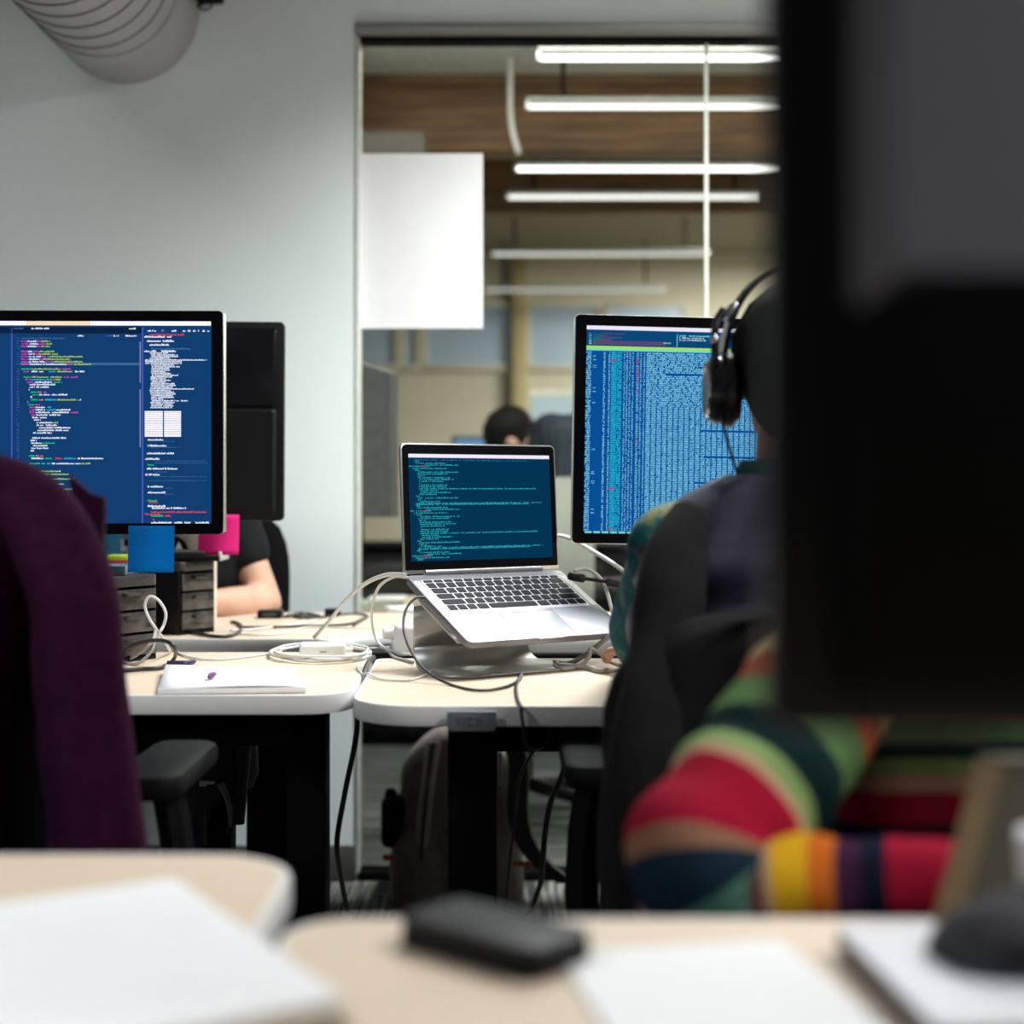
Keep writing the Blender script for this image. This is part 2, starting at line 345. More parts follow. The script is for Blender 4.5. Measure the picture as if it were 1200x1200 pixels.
t = thing('wall_bracket', 'black bracket with looped cables beside the duct', 'bracket', (a.x, WY, a.z), world=True)
bm = NB(); box(bm, (a.x, WY-0.03, a.z+0.02), (0.125, 0.06, 0.045), 0.004); obj('bracket', bm, black_m, t)
for q in ([(228, -4), (231, 6), (239, 11.5), (247, 8), (252, -4)], [(226, -4), (230, 4), (235, 6), (240, 2), (242, -4)]):
    bm = NB(); tube(bm, [at(x, y, WY-0.03) for x, y in q], 0.0026); obj('cable_loop', bm, blackc_m, t)

# ------------------------------------------------------------ desks
DZ = 0.73
def desk(name, label, outline, legs, group=None, beam=None):
    xs = [p[0] for p in outline]; ys = [p[1] for p in outline]
    t = thing(name, label, 'desk', ((min(xs)+max(xs))/2, (min(ys)+max(ys))/2, 0), world=True, group=group)
    bm = NB(); prism(bm, outline, DZ-0.026, DZ, 0.0); obj('top', bm, desk_m, t)
    # edge band: a thin strip round the rim, its upper edge flush with the top
    cx, cy = (min(xs)+max(xs))/2, (min(ys)+max(ys))/2
    n = len(outline); bm = NB(); R = []
    for i, (x, y) in enumerate(outline):
        a = V(outline[i-1]); b = V(outline[(i+1) % n]); tt = (b-a).normalized(); nn = V((tt.y, -tt.x))
        R.append([V((x+nn.x*e, y+nn.y*e, z)) for e, z in ((-0.004, DZ+0.0006), (0.0012, DZ+0.0004), (0.0024, DZ-0.004), (0.0024, DZ-0.023), (0.0012, DZ-0.0268), (-0.004, DZ-0.0268))])
    R.append(R[0]); loft(bm, R, cap=False); bmesh.ops.remove_doubles(bm, verts=bm.verts, dist=1e-6); obj('edge_band', bm, edge_m, t)
    for (x, y, sx, sy, foot) in legs:
        bm = NB(); box(bm, (x, y, (DZ-0.026+0.03)/2), (sx, sy, DZ-0.056), 0.006); lg = obj('leg', bm, black_m, t)
        bm = NB(); box(bm, (x, y, 0.016), (sx+0.01, foot, 0.032), 0.008); obj('foot', bm, black_m, lg)
    if beam:
        for (c, s) in beam:
            bm = NB(); box(bm, c, s, 0.005); obj('under_beam', bm, black_m, t)
    return t
def skew(out, y0, dx):
    return [(x+dx*(y-y0)*(1 if x > -0.7 else 0), y) for x, y in out]
o1 = [(x-(0.022*(y-2.14)/0.56 if x > -0.5 else 0), y) for x, y in rounded(-1.9, 2.14, -0.232, 2.70, (0.03, 0.075, 0.02, 0.02), 8)]
desk('desk', 'birch-topped white-edged desk under the left code monitor, beside the gap', o1, [(-0.305, 2.24, 0.058, 0.06, 0.10), (-1.75, 2.24, 0.058, 0.06, 0.10), (-0.52, 2.66, 0.05, 0.05, 0.10), (-1.75, 2.66, 0.05, 0.05, 0.1)],
     'desks in the middle of the room', [((-1.02, 2.62, 0.65), (1.3, 0.05, 0.09)), ((-0.75, 2.2, 0.675), (0.85, 0.035, 0.05))])
o2 = [(x-(0.012*(y-2.035)/0.56 if x < 0 else 0), y) for x, y in rounded(-0.222, 2.035, 1.55, 2.60, (0.10, 0.03, 0.02, 0.02), 8)]
d2 = desk('desk', 'birch-topped white-edged desk carrying the silver laptop', o2, [(-0.056, 2.14, 0.069, 0.07, 0.10), (1.4, 2.14, 0.069, 0.07, 0.10), (1.4, 2.5, 0.05, 0.05, 0.1)],
     'desks in the middle of the room', [((0.65, 2.3, 0.66), (1.4, 0.05, 0.07))])
bm = NB(); a, b = on(527, 857, 0.7), (0, 0)
prism(bm, rounded(-0.0335, -0.0135, 0.0335, 0.0135, (0.007, 0.007, 0.002, 0.002)), 0, 0.006, 0.001, mx=M.Translation((-0.0545, 2.026, 0.712)) @ M.Rotation(PI/2, 4, 'X'))
cp = obj('leg_cap', bm, mat('grey_cap', (0.15, 0.17, 0.19), 0.5, var=0.06), d2); cp['label'] = 'grey cap plate on the desk leg'
bm = NB()
for x, hgt in ((-0.017, 0.010), (-0.010, 0.012), (-0.003, 0.010), (0.007, 0.012), (0.012, 0.009)):
    box(bm, (-0.0545+x, 2.0195, 0.712), (0.0016, 0.001, hgt), mx=None)
box(bm, (-0.0665+0.01, 2.0195, 0.717), (0.008, 0.001, 0.0014)); box(bm, (-0.0665+0.01, 2.0195, 0.707), (0.008, 0.001, 0.0014))
obj('embossed_mark', bm, mat('cap_mark', (0.11, 0.125, 0.145), 0.5), cp)
desk('desk', 'far birch-topped desk behind the left code monitor, where the arm rests', rounded(-2.0, 2.93, -0.24, 3.55, 0.02), [(-0.49, 3.06, 0.10, 0.06, 0.12), (-1.9, 3.06, 0.10, 0.06, 0.1), (-1.9, 3.45, 0.06, 0.06, 0.1), (-0.46, 3.45, 0.05, 0.05, 0.1)],
     'desks in the middle of the room', [((-1.1, 3.0, 0.64), (1.1, 0.03, 0.12))])
desk('desk', 'far birch-topped desk behind the silver laptop and right monitor', rounded(-0.234, 2.93, 1.6, 3.55, 0.02), [(0.55, 3.0, 0.06, 0.06, 0.1), (1.5, 3.0, 0.06, 0.06, 0.1), (1.5, 3.45, 0.06, 0.06, 0.1)],
     'desks in the middle of the room', [((0.7, 3.1, 0.66), (1.5, 0.03, 0.08))])
bm = NB(); box(bm, (0.35, 2.78, 0.66), (1.0, 0.24, 0.012), 0.004)
for y in (2.665, 2.895): box(bm, (0.35, y, 0.68), (1.0, 0.008, 0.05), 0.002)
single('cable_tray', bm, black_m, 'black cable tray in the slot behind the laptop desk', 'tray')
desk('desk', 'near blurred desk at lower left under the big white notebook', [(x, y) for x, y in rounded(-1.6, 0.30, -0.172, 1.215, (0.02, 0.02, 0.075, 0.02), 8)], [(-0.32, 1.12, 0.05, 0.05, 0.09), (-1.5, 1.12, 0.05, 0.05, 0.09), (-0.32, 0.4, 0.05, 0.05, 0.09), (-1.5, 0.4, 0.05, 0.05, 0.09)], 'desks nearest the camera')
desk('desk', 'near blurred desk at lower right under the dark monitor and papers', [(x, y) for x, y in rounded(-0.152, 0.30, 1.5, 1.035, (0.02, 0.02, 0.02, 0.045), 8)], [(-0.02, 0.92, 0.05, 0.05, 0.09), (1.4, 0.92, 0.05, 0.05, 0.09), (-0.02, 0.4, 0.05, 0.05, 0.09), (1.4, 0.4, 0.05, 0.05, 0.09)], 'desks nearest the camera')

# ------------------------------------------------------------ screens: rows of glyph blocks
def glyph_mesh(name, rects, mats, parent, f, y):
    """rects: (x0, y0, x1, y1, material index) in photo-like units mapped by f(x, y) -> (X, Z); a sheet just in front of the screen"""
    vs_, fs, mi = [], [], []
    for x0, y0, x1, y1, k in rects:
        b = len(vs_)
        for (x, yy) in ((x0, y1), (x1, y1), (x1, y0), (x0, y0)):
            X, Z = f(x, yy); vs_.append((X, y-2.5e-4*len(fs)/len(rects), Z))
        fs.append((b, b+1, b+2, b+3)); mi.append(k)
    me = bpy.data.meshes.new(name); me.from_pydata(vs_, [], fs)
    for m_ in mats: me.materials.append(m_)
    me.polygons.foreach_set('material_index', mi); me.update()
    o = bpy.data.objects.new(name, me); C.objects.link(o); o.parent = parent
    o['kind'] = 'stuff'
    return o
def word(out, x0, x1, yc, k, cw=1.15, h=1.7, gap=0.12, rnd=random):
    """a run of letter-like blocks from x0 to x1 on the row centred at yc"""
    x = x0
    while x < x1-0.3*cw:
        if rnd.random() < gap: x += cw; continue
        hh = h*(0.62 if rnd.random() < 0.6 else 0.95)
        out.append((x, yc+h/2-hh, min(x+cw*0.82, x1), yc+h/2, k)); x += cw

def big_monitor(t, W, H, bez, depth, edge_mat, screen_mat, back=True):
    """panel standing in the local x-z plane, front face at y=0 looking to -y; returns the panel"""
    bm = NB(); prism(bm, rounded(0, 0, W, H, 0.008, 4), 0, depth, 0.002, mx=M(((1, 0, 0, 0), (0, 0, 1, 0.003), (0, 1, 0, 0), (0, 0, 0, 1)))); hs = obj('housing', bm, edge_mat, t)
    e_ = 0.0012; bm = NB(); prism(bm, rounded(e_, e_, W-e_, H-e_, 0.007, 4), 0, 0.004, 0, mx=M(((1, 0, 0, 0), (0, 0, 1, 0), (0, 1, 0, 0), (0, 0, 0, 1)))); obj('bezel', bm, gloss_m, t)
    bm = NB(); box(bm, (W/2, -0.0004, H/2), (W-2*bez[0], 0.0012, H-2*bez[1])); s = obj('screen', bm, screen_mat, t, smooth=False)
    return s

# left monitor
LD = 2.46; k_ = LD/FP
lw, lh = 0.585, 0.3705
lx1 = (259.5-600)*k_; lztop = CH+(HZ-363)*k_
t = thing('monitor', 'black monitor full of colourful code, with a blue sticky note under it', 'monitor', (lx1-lw, LD, lztop-lh), (0, 0, math.radians(1.0)))
# monitor root at its panel's lower left corner; stand reaches the desk
dpth = 0.028
scr = big_monitor(t, lw, lh, (0.0185, 0.0185), dpth, plastic_m, emit('blue_code_screen', rgb(18, 62, 112)))
bm = NB(); box(bm, (lw+0.0006, 0.014, lh/2), (0.0022, 0.024, lh-0.008), 0.0008); obj('silver_side', bm, silver_m, t)
bm = NB(); box(bm, (0.165, 0.06, -0.03), (0.14, 0.02, 0.36), 0.004); obj('stand_neck', bm, black_m, t)
bm = NB(); box(bm, (0.165, 0.06, 0.73-(lztop-lh)+0.008), (0.20, 0.18, 0.014), 0.005); obj('stand_foot', bm, black_m, t)
pal = [('w', (215, 222, 235)), ('p', (205, 70, 190)), ('y', (170, 200, 75)), ('g', (30, 200, 110)), ('c', (60, 180, 215)), ('o', (215, 130, 90)), ('r', (215, 65, 90)), ('v', (70, 85, 200)), ('d', (14, 34, 66)), ('t', (60, 105, 150)), ('W', (240, 235, 255)), ('O', (255, 225, 190)), ('u', (120, 130, 170))]
pid = {c: i for i, (c, _) in enumerate(pal)}
pm = [emit('code_'+{'w': 'white', 'p': 'pink', 'y': 'yellow', 'g': 'green', 'c': 'cyan', 'o': 'orange', 'r': 'red', 'v': 'violet', 'd': 'navy', 't': 'faint_blue', 'W': 'bar_white', 'O': 'bar_cream', 'u': 'grey_blue'}[c], rgb(*v), 1.25 if c in 'wW' else 1.0) for c, v in pal]
R = []
add = lambda x0, y0, x1, y1, c: R.append((x0, y0, x1, y1, pid[c]))
add(-92, 376, 30, 381, 'W'); add(30, 376, 105, 381, 'O'); add(105, 376, 246, 381, 'W')
add(-92, 383, 165, 390.5, 'd'); add(12.2, 384, 14, 613, 'v'); add(165, 383, 166.8, 613, 'v')
add(23, 424.8, 162, 427.6, 't')
for y0, y1 in ((400, 448), (456, 524)): add(162.4, y0, 164, y1, 'u')
code = """384.5 w36:57 w150:158 t16:27
393 w90:97 v122:132 w132:138 w146:159
396 t24:76
399.5 p24:32 w32:42 p42:48 y48:58
402.5 p24:32 w33:44 p44:52 y53:60
405.5 p24:32 w32:42 p42:47 y48:58
411.5 p24:32 w32:37 p38:44 y45:63
414.5 p24:32 w33:40 p40:45 y45:67
417.5 p24:32 w33:47 p47:54 y54:96
420.5 p24:32 w33:45 p45:50 y50:82
423.5 p24:32 w33:52 p53:62 y62:96
426.5 p24:32 w34:52 w53:77 p77:84 y86:106
432 g24:36 y36:70 p72:82
435 p27:33 w36:43 w45:50 c56:64 y66:84 w87:98
441.5 g27:34 y35:72 p74:80 p82:90
444.5 p29:34 c35:60 o61:66 y66:70
447.5 p31:38 w40:60 g62:72
450.3 w34:41 w42:64
453.3 w34:40 w42:57
456.3 w33:34
459.2 g35:43 o44:48 p50:54
462.2 g37:44 w45:66 w67:78
465 w35:37
468.2 g35:44 o45:50 c52:65 y66:90 w92:94
471 u31:33
474 g32:40 p41:46
477 p34:40 w41:52 c55:59
480 p34:40 w41:52 c54:64 w65:82
483 p34:40 w41:58 w60:80 p82:91
486 p36:41 w42:55 w57:70
489 w37:44 w46:54
491.8 w39:47
495 w42:60 y60:68
498 w42:50 w53:66
501 w45:62 w63:82
504 w43:80
507 w38:60
513 w37:60 w60:77
516 w35:42
519 w36:48 g48:64
522 w38:55
525 w36:56
528 w35:39
534 g33:40 o41:50
537 w36:50 g52:60 r64:72 c74:88 w90:120
543 g34:46 c48:58 w60:92 y92:105
552 y40:66 w66:70
555.5 y42:80
561 y60:86
567 w48:74
573 g40:56 y58:90
579 w44:80
585 p40:48 w50:77
591 g46:66 o66:70
597 w40:66"""
rn = random.Random(3)
for ln in code.split('\n'):
    q = ln.split(); y = float(q[0])
    for s in q[1:]:
        a, b = s[1:].split(':'); word(R, float(a), float(b), y, pid[s[0]], 1.05, 2.0, 0.05, rn)
for i in range(68): word(R, 19, 22, 396+i*3.0, pid['t'], 1.0, 1.6, 0.2, rn)
for i in range(48): # pane further left, mostly behind the jacket
    a = -80+rn.randrange(0, 20); word(R, a, a+rn.randrange(10, 70), 396+i*3.0, pid[rn.choice('wwgpc')], 1.05, 2.0, 0.1, rn)
rp = """387 w172:182 u188:191 w200:207 w213:216 w219:222 w225:228 w231:232 w236:240 w242:244
391.5 r174:215
394 w168:200
399 w171:203
403.5 w174:197
408 t176:222
411 w168:182 w188:205"""
for ln in rp.split('\n'):
    q = ln.split(); y = float(q[0])
    for s in q[1:]:
        a, b = s[1:].split(':'); word(R, float(a), float(b), y, pid[s[0]], 1.1, 2.4, 0.05, rn)
for i in range(33):
    y = 413.2+i*2.0; a = 176+rn.uniform(-2, 1); b = 198+7*math.sin(i*1.1)+rn.uniform(-4, 8)
    if i in (4, 5, 6): a, b = 169, 212
    if i in (4, 21): b = 241 if i == 4 else 226
    if i in (28,): b = 219
    word(R, a, b, y, pid['w'], 1.1, 1.75, 0.03, rn)
for i in range(14):
    y = 481.5+i*2.18
    add(168.5, y, 189.8, y+1.75, 'W'); add(191.2, y, 211, y+1.75, 'W')
for y, a, b, c in ((515, 172, 190, 'w'), (517, 190, 203, 't'), (522, 172, 194, 'w'), (524, 176, 210, 't'), (531, 171, 203, 'w'), (537.5, 169, 186, 'w'), (540, 180, 240, 't'), (542.5, 180, 242, 't'), (544.5, 172, 179, 'g'), (549, 171, 207, 'w'),
                   (553, 180, 195, 't'), (556, 169, 186, 'w'), (558.5, 180, 240, 't'), (563, 174, 241, 't'), (570, 172, 190, 'w'), (572, 192, 203, 't'), (577, 172, 193, 'w'), (579, 192, 203, 't'), (586.5, 172, 184, 'g'), (588.5, 174, 184, 'r'), (593, 172, 193, 'w'), (595.3, 177, 217, 'w'), (600, 176, 241, 'r'), (602.3, 169, 186, 'r'), (604.5, 176, 190, 'g'), (604.5, 192, 200, 'r'), (609, 178, 180, 'r'), (612.4, 176, 200, 'w'), (612.4, 203, 213, 'w'), (612.4, 215, 222, 'w'), (612.4, 228, 244, 'w')):
    word(R, a, b, y, pid[c], 1.1, 2.3 if c != 't' else 1.0, 0.04, rn)
glyph_mesh('code_text', R, pm, scr, lambda x, y: (lw+(x-259.5)*k_, (363-y)*k_+lh), -0.0016)

# right monitor
RD = 2.62; k2 = RD/FP
rw, rh = 0.65, 0.4035
rt = at(674.5, 367.5, RD)
m_rot = M.Rotation(math.radians(4.5), 4, 'Z') @ M.Rotation(math.radians(0.95), 4, 'Y')
t = thing('monitor', 'black monitor showing a dense blue process table, beside the headphones', 'monitor')
t.matrix_world = M.Translation(rt) @ m_rot @ M.Translation((0, 0, -rh))
scr = big_monitor(t, rw, rh, (0.0205, 0.0205), 0.026, silver_m, emit('blue_table_screen', rgb(8, 78, 150)))
bm = NB(); box(bm, (rw/2, 0.05, -0.02), (0.20, 0.012, 0.42), 0.004); obj('stand_neck', bm, alu_m, t)
bm = NB(); box(bm, (rw/2, 0.06, 0.73-(rt.z-rh)+0.004), (0.24, 0.22, 0.008), 0.003); obj('stand_foot', bm, alu_m, t)
pal2 = [('W', (235, 232, 255)), ('b', (132, 215, 242)), ('c', (40, 190, 215)), ('k', (10, 70, 120)), ('g', (40, 120, 95)), ('m', (110, 70, 115)), ('r', (220, 85, 105)), ('y', (160, 225, 90)), ('t', (110, 215, 215)), ('w', (190, 215, 230)), ('q', (120, 205, 200))]
pid = {c: i for i, (c, _) in enumerate(pal2)}
pm2 = [emit('table_'+n_, rgb(*v)) for n_, (c, v) in zip(('bar_white', 'pale_blue', 'cyan', 'navy', 'green', 'mauve', 'red', 'lime', 'teal', 'white', 'aqua'), pal2)]
R = []
add(686, 381, 1098, 385.6, 'W'); add(686, 386.5, 1098, 405, 'k')
for i, (a, b) in enumerate(((704, 732), (704, 711), (704, 728), (704, 715), (694, 785), (694, 780))):
    y = 389.2+i*2.35
    add(694, y, a if i < 4 else 696, y+2.0, 'g'); add(a, y, b, y+1.7, 'm'); word(R, 689, 692, y+1, pid['b'], 1.2, 1.6, 0.1, rn)
    if i == 4: word(R, 777, 786, y+1, pid['y'], 1.0, 1.4, 0.1, rn)
add(793, 389, 793.7, 403.5, 'b')
for i, y in enumerate((390.5, 393, 395.5)): word(R, 796, (834, 826, 828)[i], y, pid['w' if i else 't'], 1.1, 1.7, 0.12, rn)
add(686, 404.6, 1098, 408.0, 'y'); add(686, 408.0, 1098, 410.2, 't')
rows = 96
for i in range(rows):
    y = 412.2+i*2.19
    dark = rn.random() < 0.12
    word(R, 686+rn.choice((0, 0, 0, 2)), 692, y, pid['b'], 1.0, 1.5, 0.15, rn)
    if rn.random() < 0.14: word(R, 694, 698, y, pid['b'], 1.0, 1.2, 0.1, rn)
    word(R, 706.5, 709.2, y, pid['b'], 1.2, 1.5, 0.1, rn); word(R, 712.5, 714.5, y, pid['b'], 1.0, 1.4, 0.1, rn)
    red = i in (4, 73, 94)
    word(R, 715.8, 722, y, pid['r' if red else 'c'], 1.1, 1.9, 0.0, rn)
    word(R, 722.6, 728.6, y, pid['c'], 1.15, 1.7, 0.1, rn)
    for a in (730.5, 733.6, 737, 740.5): word(R, a, a+1.7, y, pid['b'], 0.9, 1.4, 0.15, rn)
    rr = i in range(4, 16) and rn.random() < 0.75 or i in (20, 46)
    word(R, 745.5, 748.6, y, pid['r' if rr else 'b'], 1.0, 1.8 if rr else 1.3, 0.1, rn)
    word(R, 750, 752, y, pid['b'], 0.9, 1.4, 0.1, rn); word(R, 754, 756, y, pid['b'], 0.9, 1.4, 0.1, rn)
    e = 1098 if not dark else 760+rn.uniform(10, 90)
    x = 757.5
    while x < min(e, 905):
        L_ = 6.6 if i > 28 else rn.choice((6.6, 11, 15))
        word(R, x, min(x+L_-1.5, e), y, pid['b'], 1.1, 1.6, 0.02, rn); x += L_
    if x < e: add(x, y-0.7, e, y+0.6, 'b')
for i in range(20): add(687.5+i*10, 622.0, 695.5+i*10, 624.4, 'q')
glyph_mesh('table_text', R, pm2, scr, lambda x, y: ((x-672.6)*k2, (367.5-y)*k2+rh), -0.0016)

# far monitor, its back to us
FD = 3.05
a, b = at(330.5, 374, FD), at(330.5, 609, FD)
fw, fh = 0.60, a.z-b.z
t = thing('monitor', 'black back of a monitor behind the left code monitor, against the white wall', 'monitor', (a.x-fw, FD, b.z), (0, math.radians(0.3), math.radians(2)))
bm = NB(); prism(bm, rounded(0, 0, fw, fh, 0.010, 4), 0, 0.022, 0.003, mx=M(((1, 0, 0, 0), (0, 0, 1, 0), (0, 1, 0, 0), (0, 0, 0, 1)))); obj('housing', bm, plastic_m, t)
bm = NB(); loft(bm, [[V((x, 0.001, z)) for x, z in rounded(0.012, fh*0.565, fw-0.014, fh-0.012, 0.006, 3)], [V((x, -0.0035, z)) for x, z in rounded(0.018, fh*0.572, fw-0.020, fh-0.018, 0.006, 3)]])
obj('upper_back', bm, mat('gloss_back', (0.004, 0.004, 0.005), 0.25, var=0.1, spec=0.2), t)
bm = NB(); loft(bm, [[V((x, 0.001, z)) for x, z in rounded(0.012, 0.012, fw-0.014, fh*0.562, 0.006, 3)], [V((x, -0.006, z)) for x, z in rounded(0.02, 0.02, fw-0.022, fh*0.552, 0.006, 3)]])
obj('lower_back', bm, mat('matt_back', (0.008, 0.008, 0.0085), 0.65, var=0.15, scale=300, spec=0.15), t)
bm = NB(); box(bm, (fw*0.27, -0.03, -0.02), (0.08, 0.03, 0.38), 0.006); obj('stand_neck', bm, black_m, t)
bm = NB(); box(bm, (fw*0.27, -0.02, 0.73-b.z+0.0085), (0.24, 0.18, 0.015), 0.005); obj('stand_foot', bm, black_m, t)
bm = NB(); box(bm, (fw/2, 0.0225, fh/2), (fw-0.03, 0.002, fh-0.03)); obj('screen', bm, emit('hidden_screen', rgb(20, 60, 100)), t)

# sticky notes
def note(name, px0, py0, px1, py1, d, ma, label, curl, lines=False):
    a, b = at(px0, py1, d), at(px1, py0, d)
    t = thing(name, label, 'sticky note', ((a.x+b.x)/2, d, a.z), world=True)
    bm = NB(); n = 8; R0 = []
    for i in range(n+1):
        u = i/n; R0.append([V((a.x+(b.x-a.x)*v, d-curl*(1-u)**2, a.z+(b.z-a.z)*u)) for v in (0, 0.5, 1)])
    loft(bm, R0, cap=False, close=False)
    f = obj('sheet', bm, ma, t); md = f.modifiers.new('thick', 'SOLIDIFY'); md.thickness = 0.0004
    if lines:
        bm = NB(); rg = random.Random(5)
        for i, (u, L_) in enumerate(((0.90, 0.30), (0.80, 0.16), (0.71, 0.22), (0.62, 0.28), (0.52, 0.26), (0.42, 0.10))):
            z = a.z+(b.z-a.z)*u; x = a.x+(b.x-a.x)*0.24; X1 = x+(b.x-a.x)*L_; y = d-curl*(1-u)**2-0.0009
            pts = []; s = 0
            while x < X1:
                pts.append((x, y, z+rg.uniform(-0.0014, 0.0014))); x += 0.0012
            tube(bm, pts, 0.00035, 4, 2)
        obj('handwriting', bm, mat('faded_ink', (0.01, 0.10, 0.25), 0.8), t)
note('sticky_note', 150.5, 616, 204.5, 670.5, LD-0.004, mat('blue_note', (0.0, 0.13, 0.44), 0.9, var=0.02, spec=0.1), 'blue sticky note with faint handwriting under the left monitor', 0.006, True)
note('sticky_note', 233, 603, 280.5, 650, FD-0.012, mat('pink_note', (0.60, 0.018, 0.16), 0.9, var=0.02, spec=0.1), 'bright pink sticky note hanging from the far monitor back', 0.010)

# ------------------------------------------------------------ laptop on its stand
Lp, La, Lt = 25.44, 33.58, 3.64
Lm = M.Translation((-0.0456, 2.5579, 0.8826)) @ M.Rotation(math.radians(La), 4, 'Z') @ M.Rotation(math.radians(Lp), 4, 'X')
lap = thing('laptop', 'open silver laptop with teal code, raised on an aluminium stand', 'laptop'); lap.matrix_world = Lm
W_, D_ = 0.314, 0.219
bm = NB(); prism(bm, rounded(-W_/2, -D_, W_/2, 0, 0.012, 6), -0.012, 0, 0.0015); base = obj('base', bm, alu_m, lap)
bm = NB(); box(bm, (0, -D_+0.0005, -0.003), (0.05, 0.004, 0.005), 0.001); obj('finger_notch', bm, alu_m, base)
bm = NB(); prism(bm, rounded(-0.053, -0.212, 0.053, -0.137, 0.003, 3), 0, 0.0004, 0); obj('trackpad', bm, mat('trackpad_glass', (0.50, 0.50, 0.52), 0.3, 0.9, var=0.01), lap)
bm = NB()
for x0, x1, y0, y1 in ((-0.0535, 0.0535, -0.1365, -0.1358),): box(bm, ((x0+x1)/2, (y0+y1)/2, 0.0003), (x1-x0, y1-y0, 0.0006))
for x in (-0.0535, 0.0535): box(bm, (x, -0.1742, 0.0003), (0.0006, 0.0755, 0.0006))
obj('trackpad_groove', bm, mat('groove', (0.12, 0.12, 0.12), 0.5), lap)
bm = NB(); prism(bm, rounded(-0.138, -0.128, 0.138, -0.019, 0.003, 3), 0, 0.00035); kb = obj('keyboard', bm, mat('lit_key_gap', (0.55, 0.54, 0.60), 0.5, 0.3), lap)  # pale colour stands in for the backlight between the keys
key_m = mat('black_key', (0.006, 0.005, 0.008), 0.55, var=0.05, spec=0.15)
bm = NB(); box(bm, (0, 0, 0.0006), (1, 1, 0.0012)); bmesh.ops.bevel(bm, geom=[e for e in bm.edges if abs(e.verts[0].co.z-e.verts[1].co.z) > 0.0005], offset=0.08, segments=1, affect='EDGES')
for e in bm.verts:
    if e.co.z > 0.0006: e.co.x *= 0.95; e.co.y *= 0.95
km = bpy.data.meshes.new('key'); bm.to_mesh(km); bm.free(); km.materials.append(key_m)
rowsK = [(0.0095, [1]*14), (0.0185, [1]*13+[1.5]), (0.0185, [1.5]+[1]*13), (0.0185, [1.8]+[1]*11+[1.75]), (0.0185, [2.35]+[1]*10+[2.25]), (0.0185, [1, 1, 1, 1.25, 5.2, 1.25, 1, 1, 1, 1])]
y = -0.020
for hgt, ws in rowsK:
    tot = sum(ws); u = 0.274/tot; x = -0.137
    for w_ in ws:
        o = bpy.data.objects.new('key', km); C.objects.link(o); o.parent = kb
        o.location = (x+w_*u/2, y-hgt/2, 0.0003); o.scale = (w_*u-0.0030, hgt-0.0030, 1); x += w_*u
    y -= hgt-0.0001
for x in (-0.1475, 0.1475):
    bm = NB(); box(bm, (x, -0.074, 0.0002), (0.011, 0.105, 0.0004)); sp = obj('speaker_grille', bm, mat('speaker_dots', (0.40, 0.40, 0.41), 0.5, 0.8, var=0.3, scale=900), lap)
bm = NB(); cyl(bm, (-0.118, 0.004, 0.001), (0.118, 0.004, 0.001), 0.0055, n=14); obj('hinge', bm, mat('hinge_grey', (0.30, 0.29, 0.31), 0.35, 0.7), lap)
lid = bpy.data.objects.new('lid_tmp', None)
bm = NB(); prism(bm, rounded(-W_/2, 0.0, W_/2, D_, (0.002, 0.002, 0.010, 0.010), 6), 0, 0.0055, 0.0008, mx=M(((1, 0, 0, 0), (0, 0, 1, 0), (0, 1, 0, 0), (0, 0, 0, 1))))
lid = obj('lid', bm, silver_m, lap); lid.location = (0, 0.004, 0); lid.rotation_euler = (math.radians(-(90-(90-Lt-Lp))), 0, 0)
bm = NB(); prism(bm, rounded(-W_/2+0.0025, 0.006, W_/2-0.0025, D_-0.0025, (0.002, 0.002, 0.008, 0.008), 6), -0.0006, 0.001, 0, mx=M(((1, 0, 0, 0), (0, 0, 1, 0), (0, 1, 0, 0), (0, 0, 0, 1)))); obj('bezel', bm, gloss_m, lid)
sx, sz0, sz1 = 0.1432, 0.0205, 0.2005
bm = NB(); box(bm, (0, -0.0010, (sz0+sz1)/2), (2*sx, 0.0008, sz1-sz0)); obj('screen', bm, emit('teal_code_screen', rgb(4, 52, 84)), lid, smooth=False)
pal3 = [(240, 236, 255), (40, 165, 170), (215, 70, 95), (40, 100, 150)]
pm3 = [emit('terminal_'+n_, rgb(*v)) for n_, v in zip(('white', 'teal', 'red', 'blue'), pal3)]
R = [(0, 0.0, 1, 0.034, 0)]
rows = [(160, 40, 860, 3), (172, 40, 70, 1), (185, 50, 265, 1), (199, 110, 350, 1), (210, 2, 150, 4), (226, 26, 265, 1), (240, 42, 80, 1), (254, 65, 345, 1), (268, 55, 270, 1), (283, 60, 110, 1), (297, 65, 290, 1), (311, 65, 318, 1), (326, 70, 240, 1), (340, 70, 78, 1),
        (354, 70, 265, 1), (368, 65, 260, 1), (383, 65, 920, 1), (397, 75, 195, 1), (412, 75, 290, 1), (426, 65, 190, 1), (440, 45, 70, 1), (454, 55, 340, 1), (469, 55, 105, 1), (482, 65, 215, 1), (495, 45, 960, 1)]
S_ = []
for cyc in range(3):
    for y, a, b, kk in rows:
        yy = (y-115+cyc*344)/826
        if yy < 0.985 and not (cyc == 0 and False): S_.append((yy, a/1030, b/1030, kk if cyc == 0 or kk != 3 else 1))
for yy, a, b, kk in S_:
    if yy > 0.9 and b > 0.5: b = 0.46
    if kk == 4:
        word(R, a, 0.08, yy, 1, 0.0062, 0.0125, 0.12, rn); word(R, 0.083, 0.112, yy, 2, 0.0062, 0.014, 0.0, rn); word(R, 0.116, 0.14, yy, 1, 0.0062, 0.0125, 0.1, rn)
    else: word(R, a, b, yy, kk, 0.0062, 0.0125, 0.12, rn)
glyph_mesh('terminal_text', R, pm3, lid, lambda x, y: (-sx+x*2*sx, sz1-y*(sz1-sz0)), -0.0017)

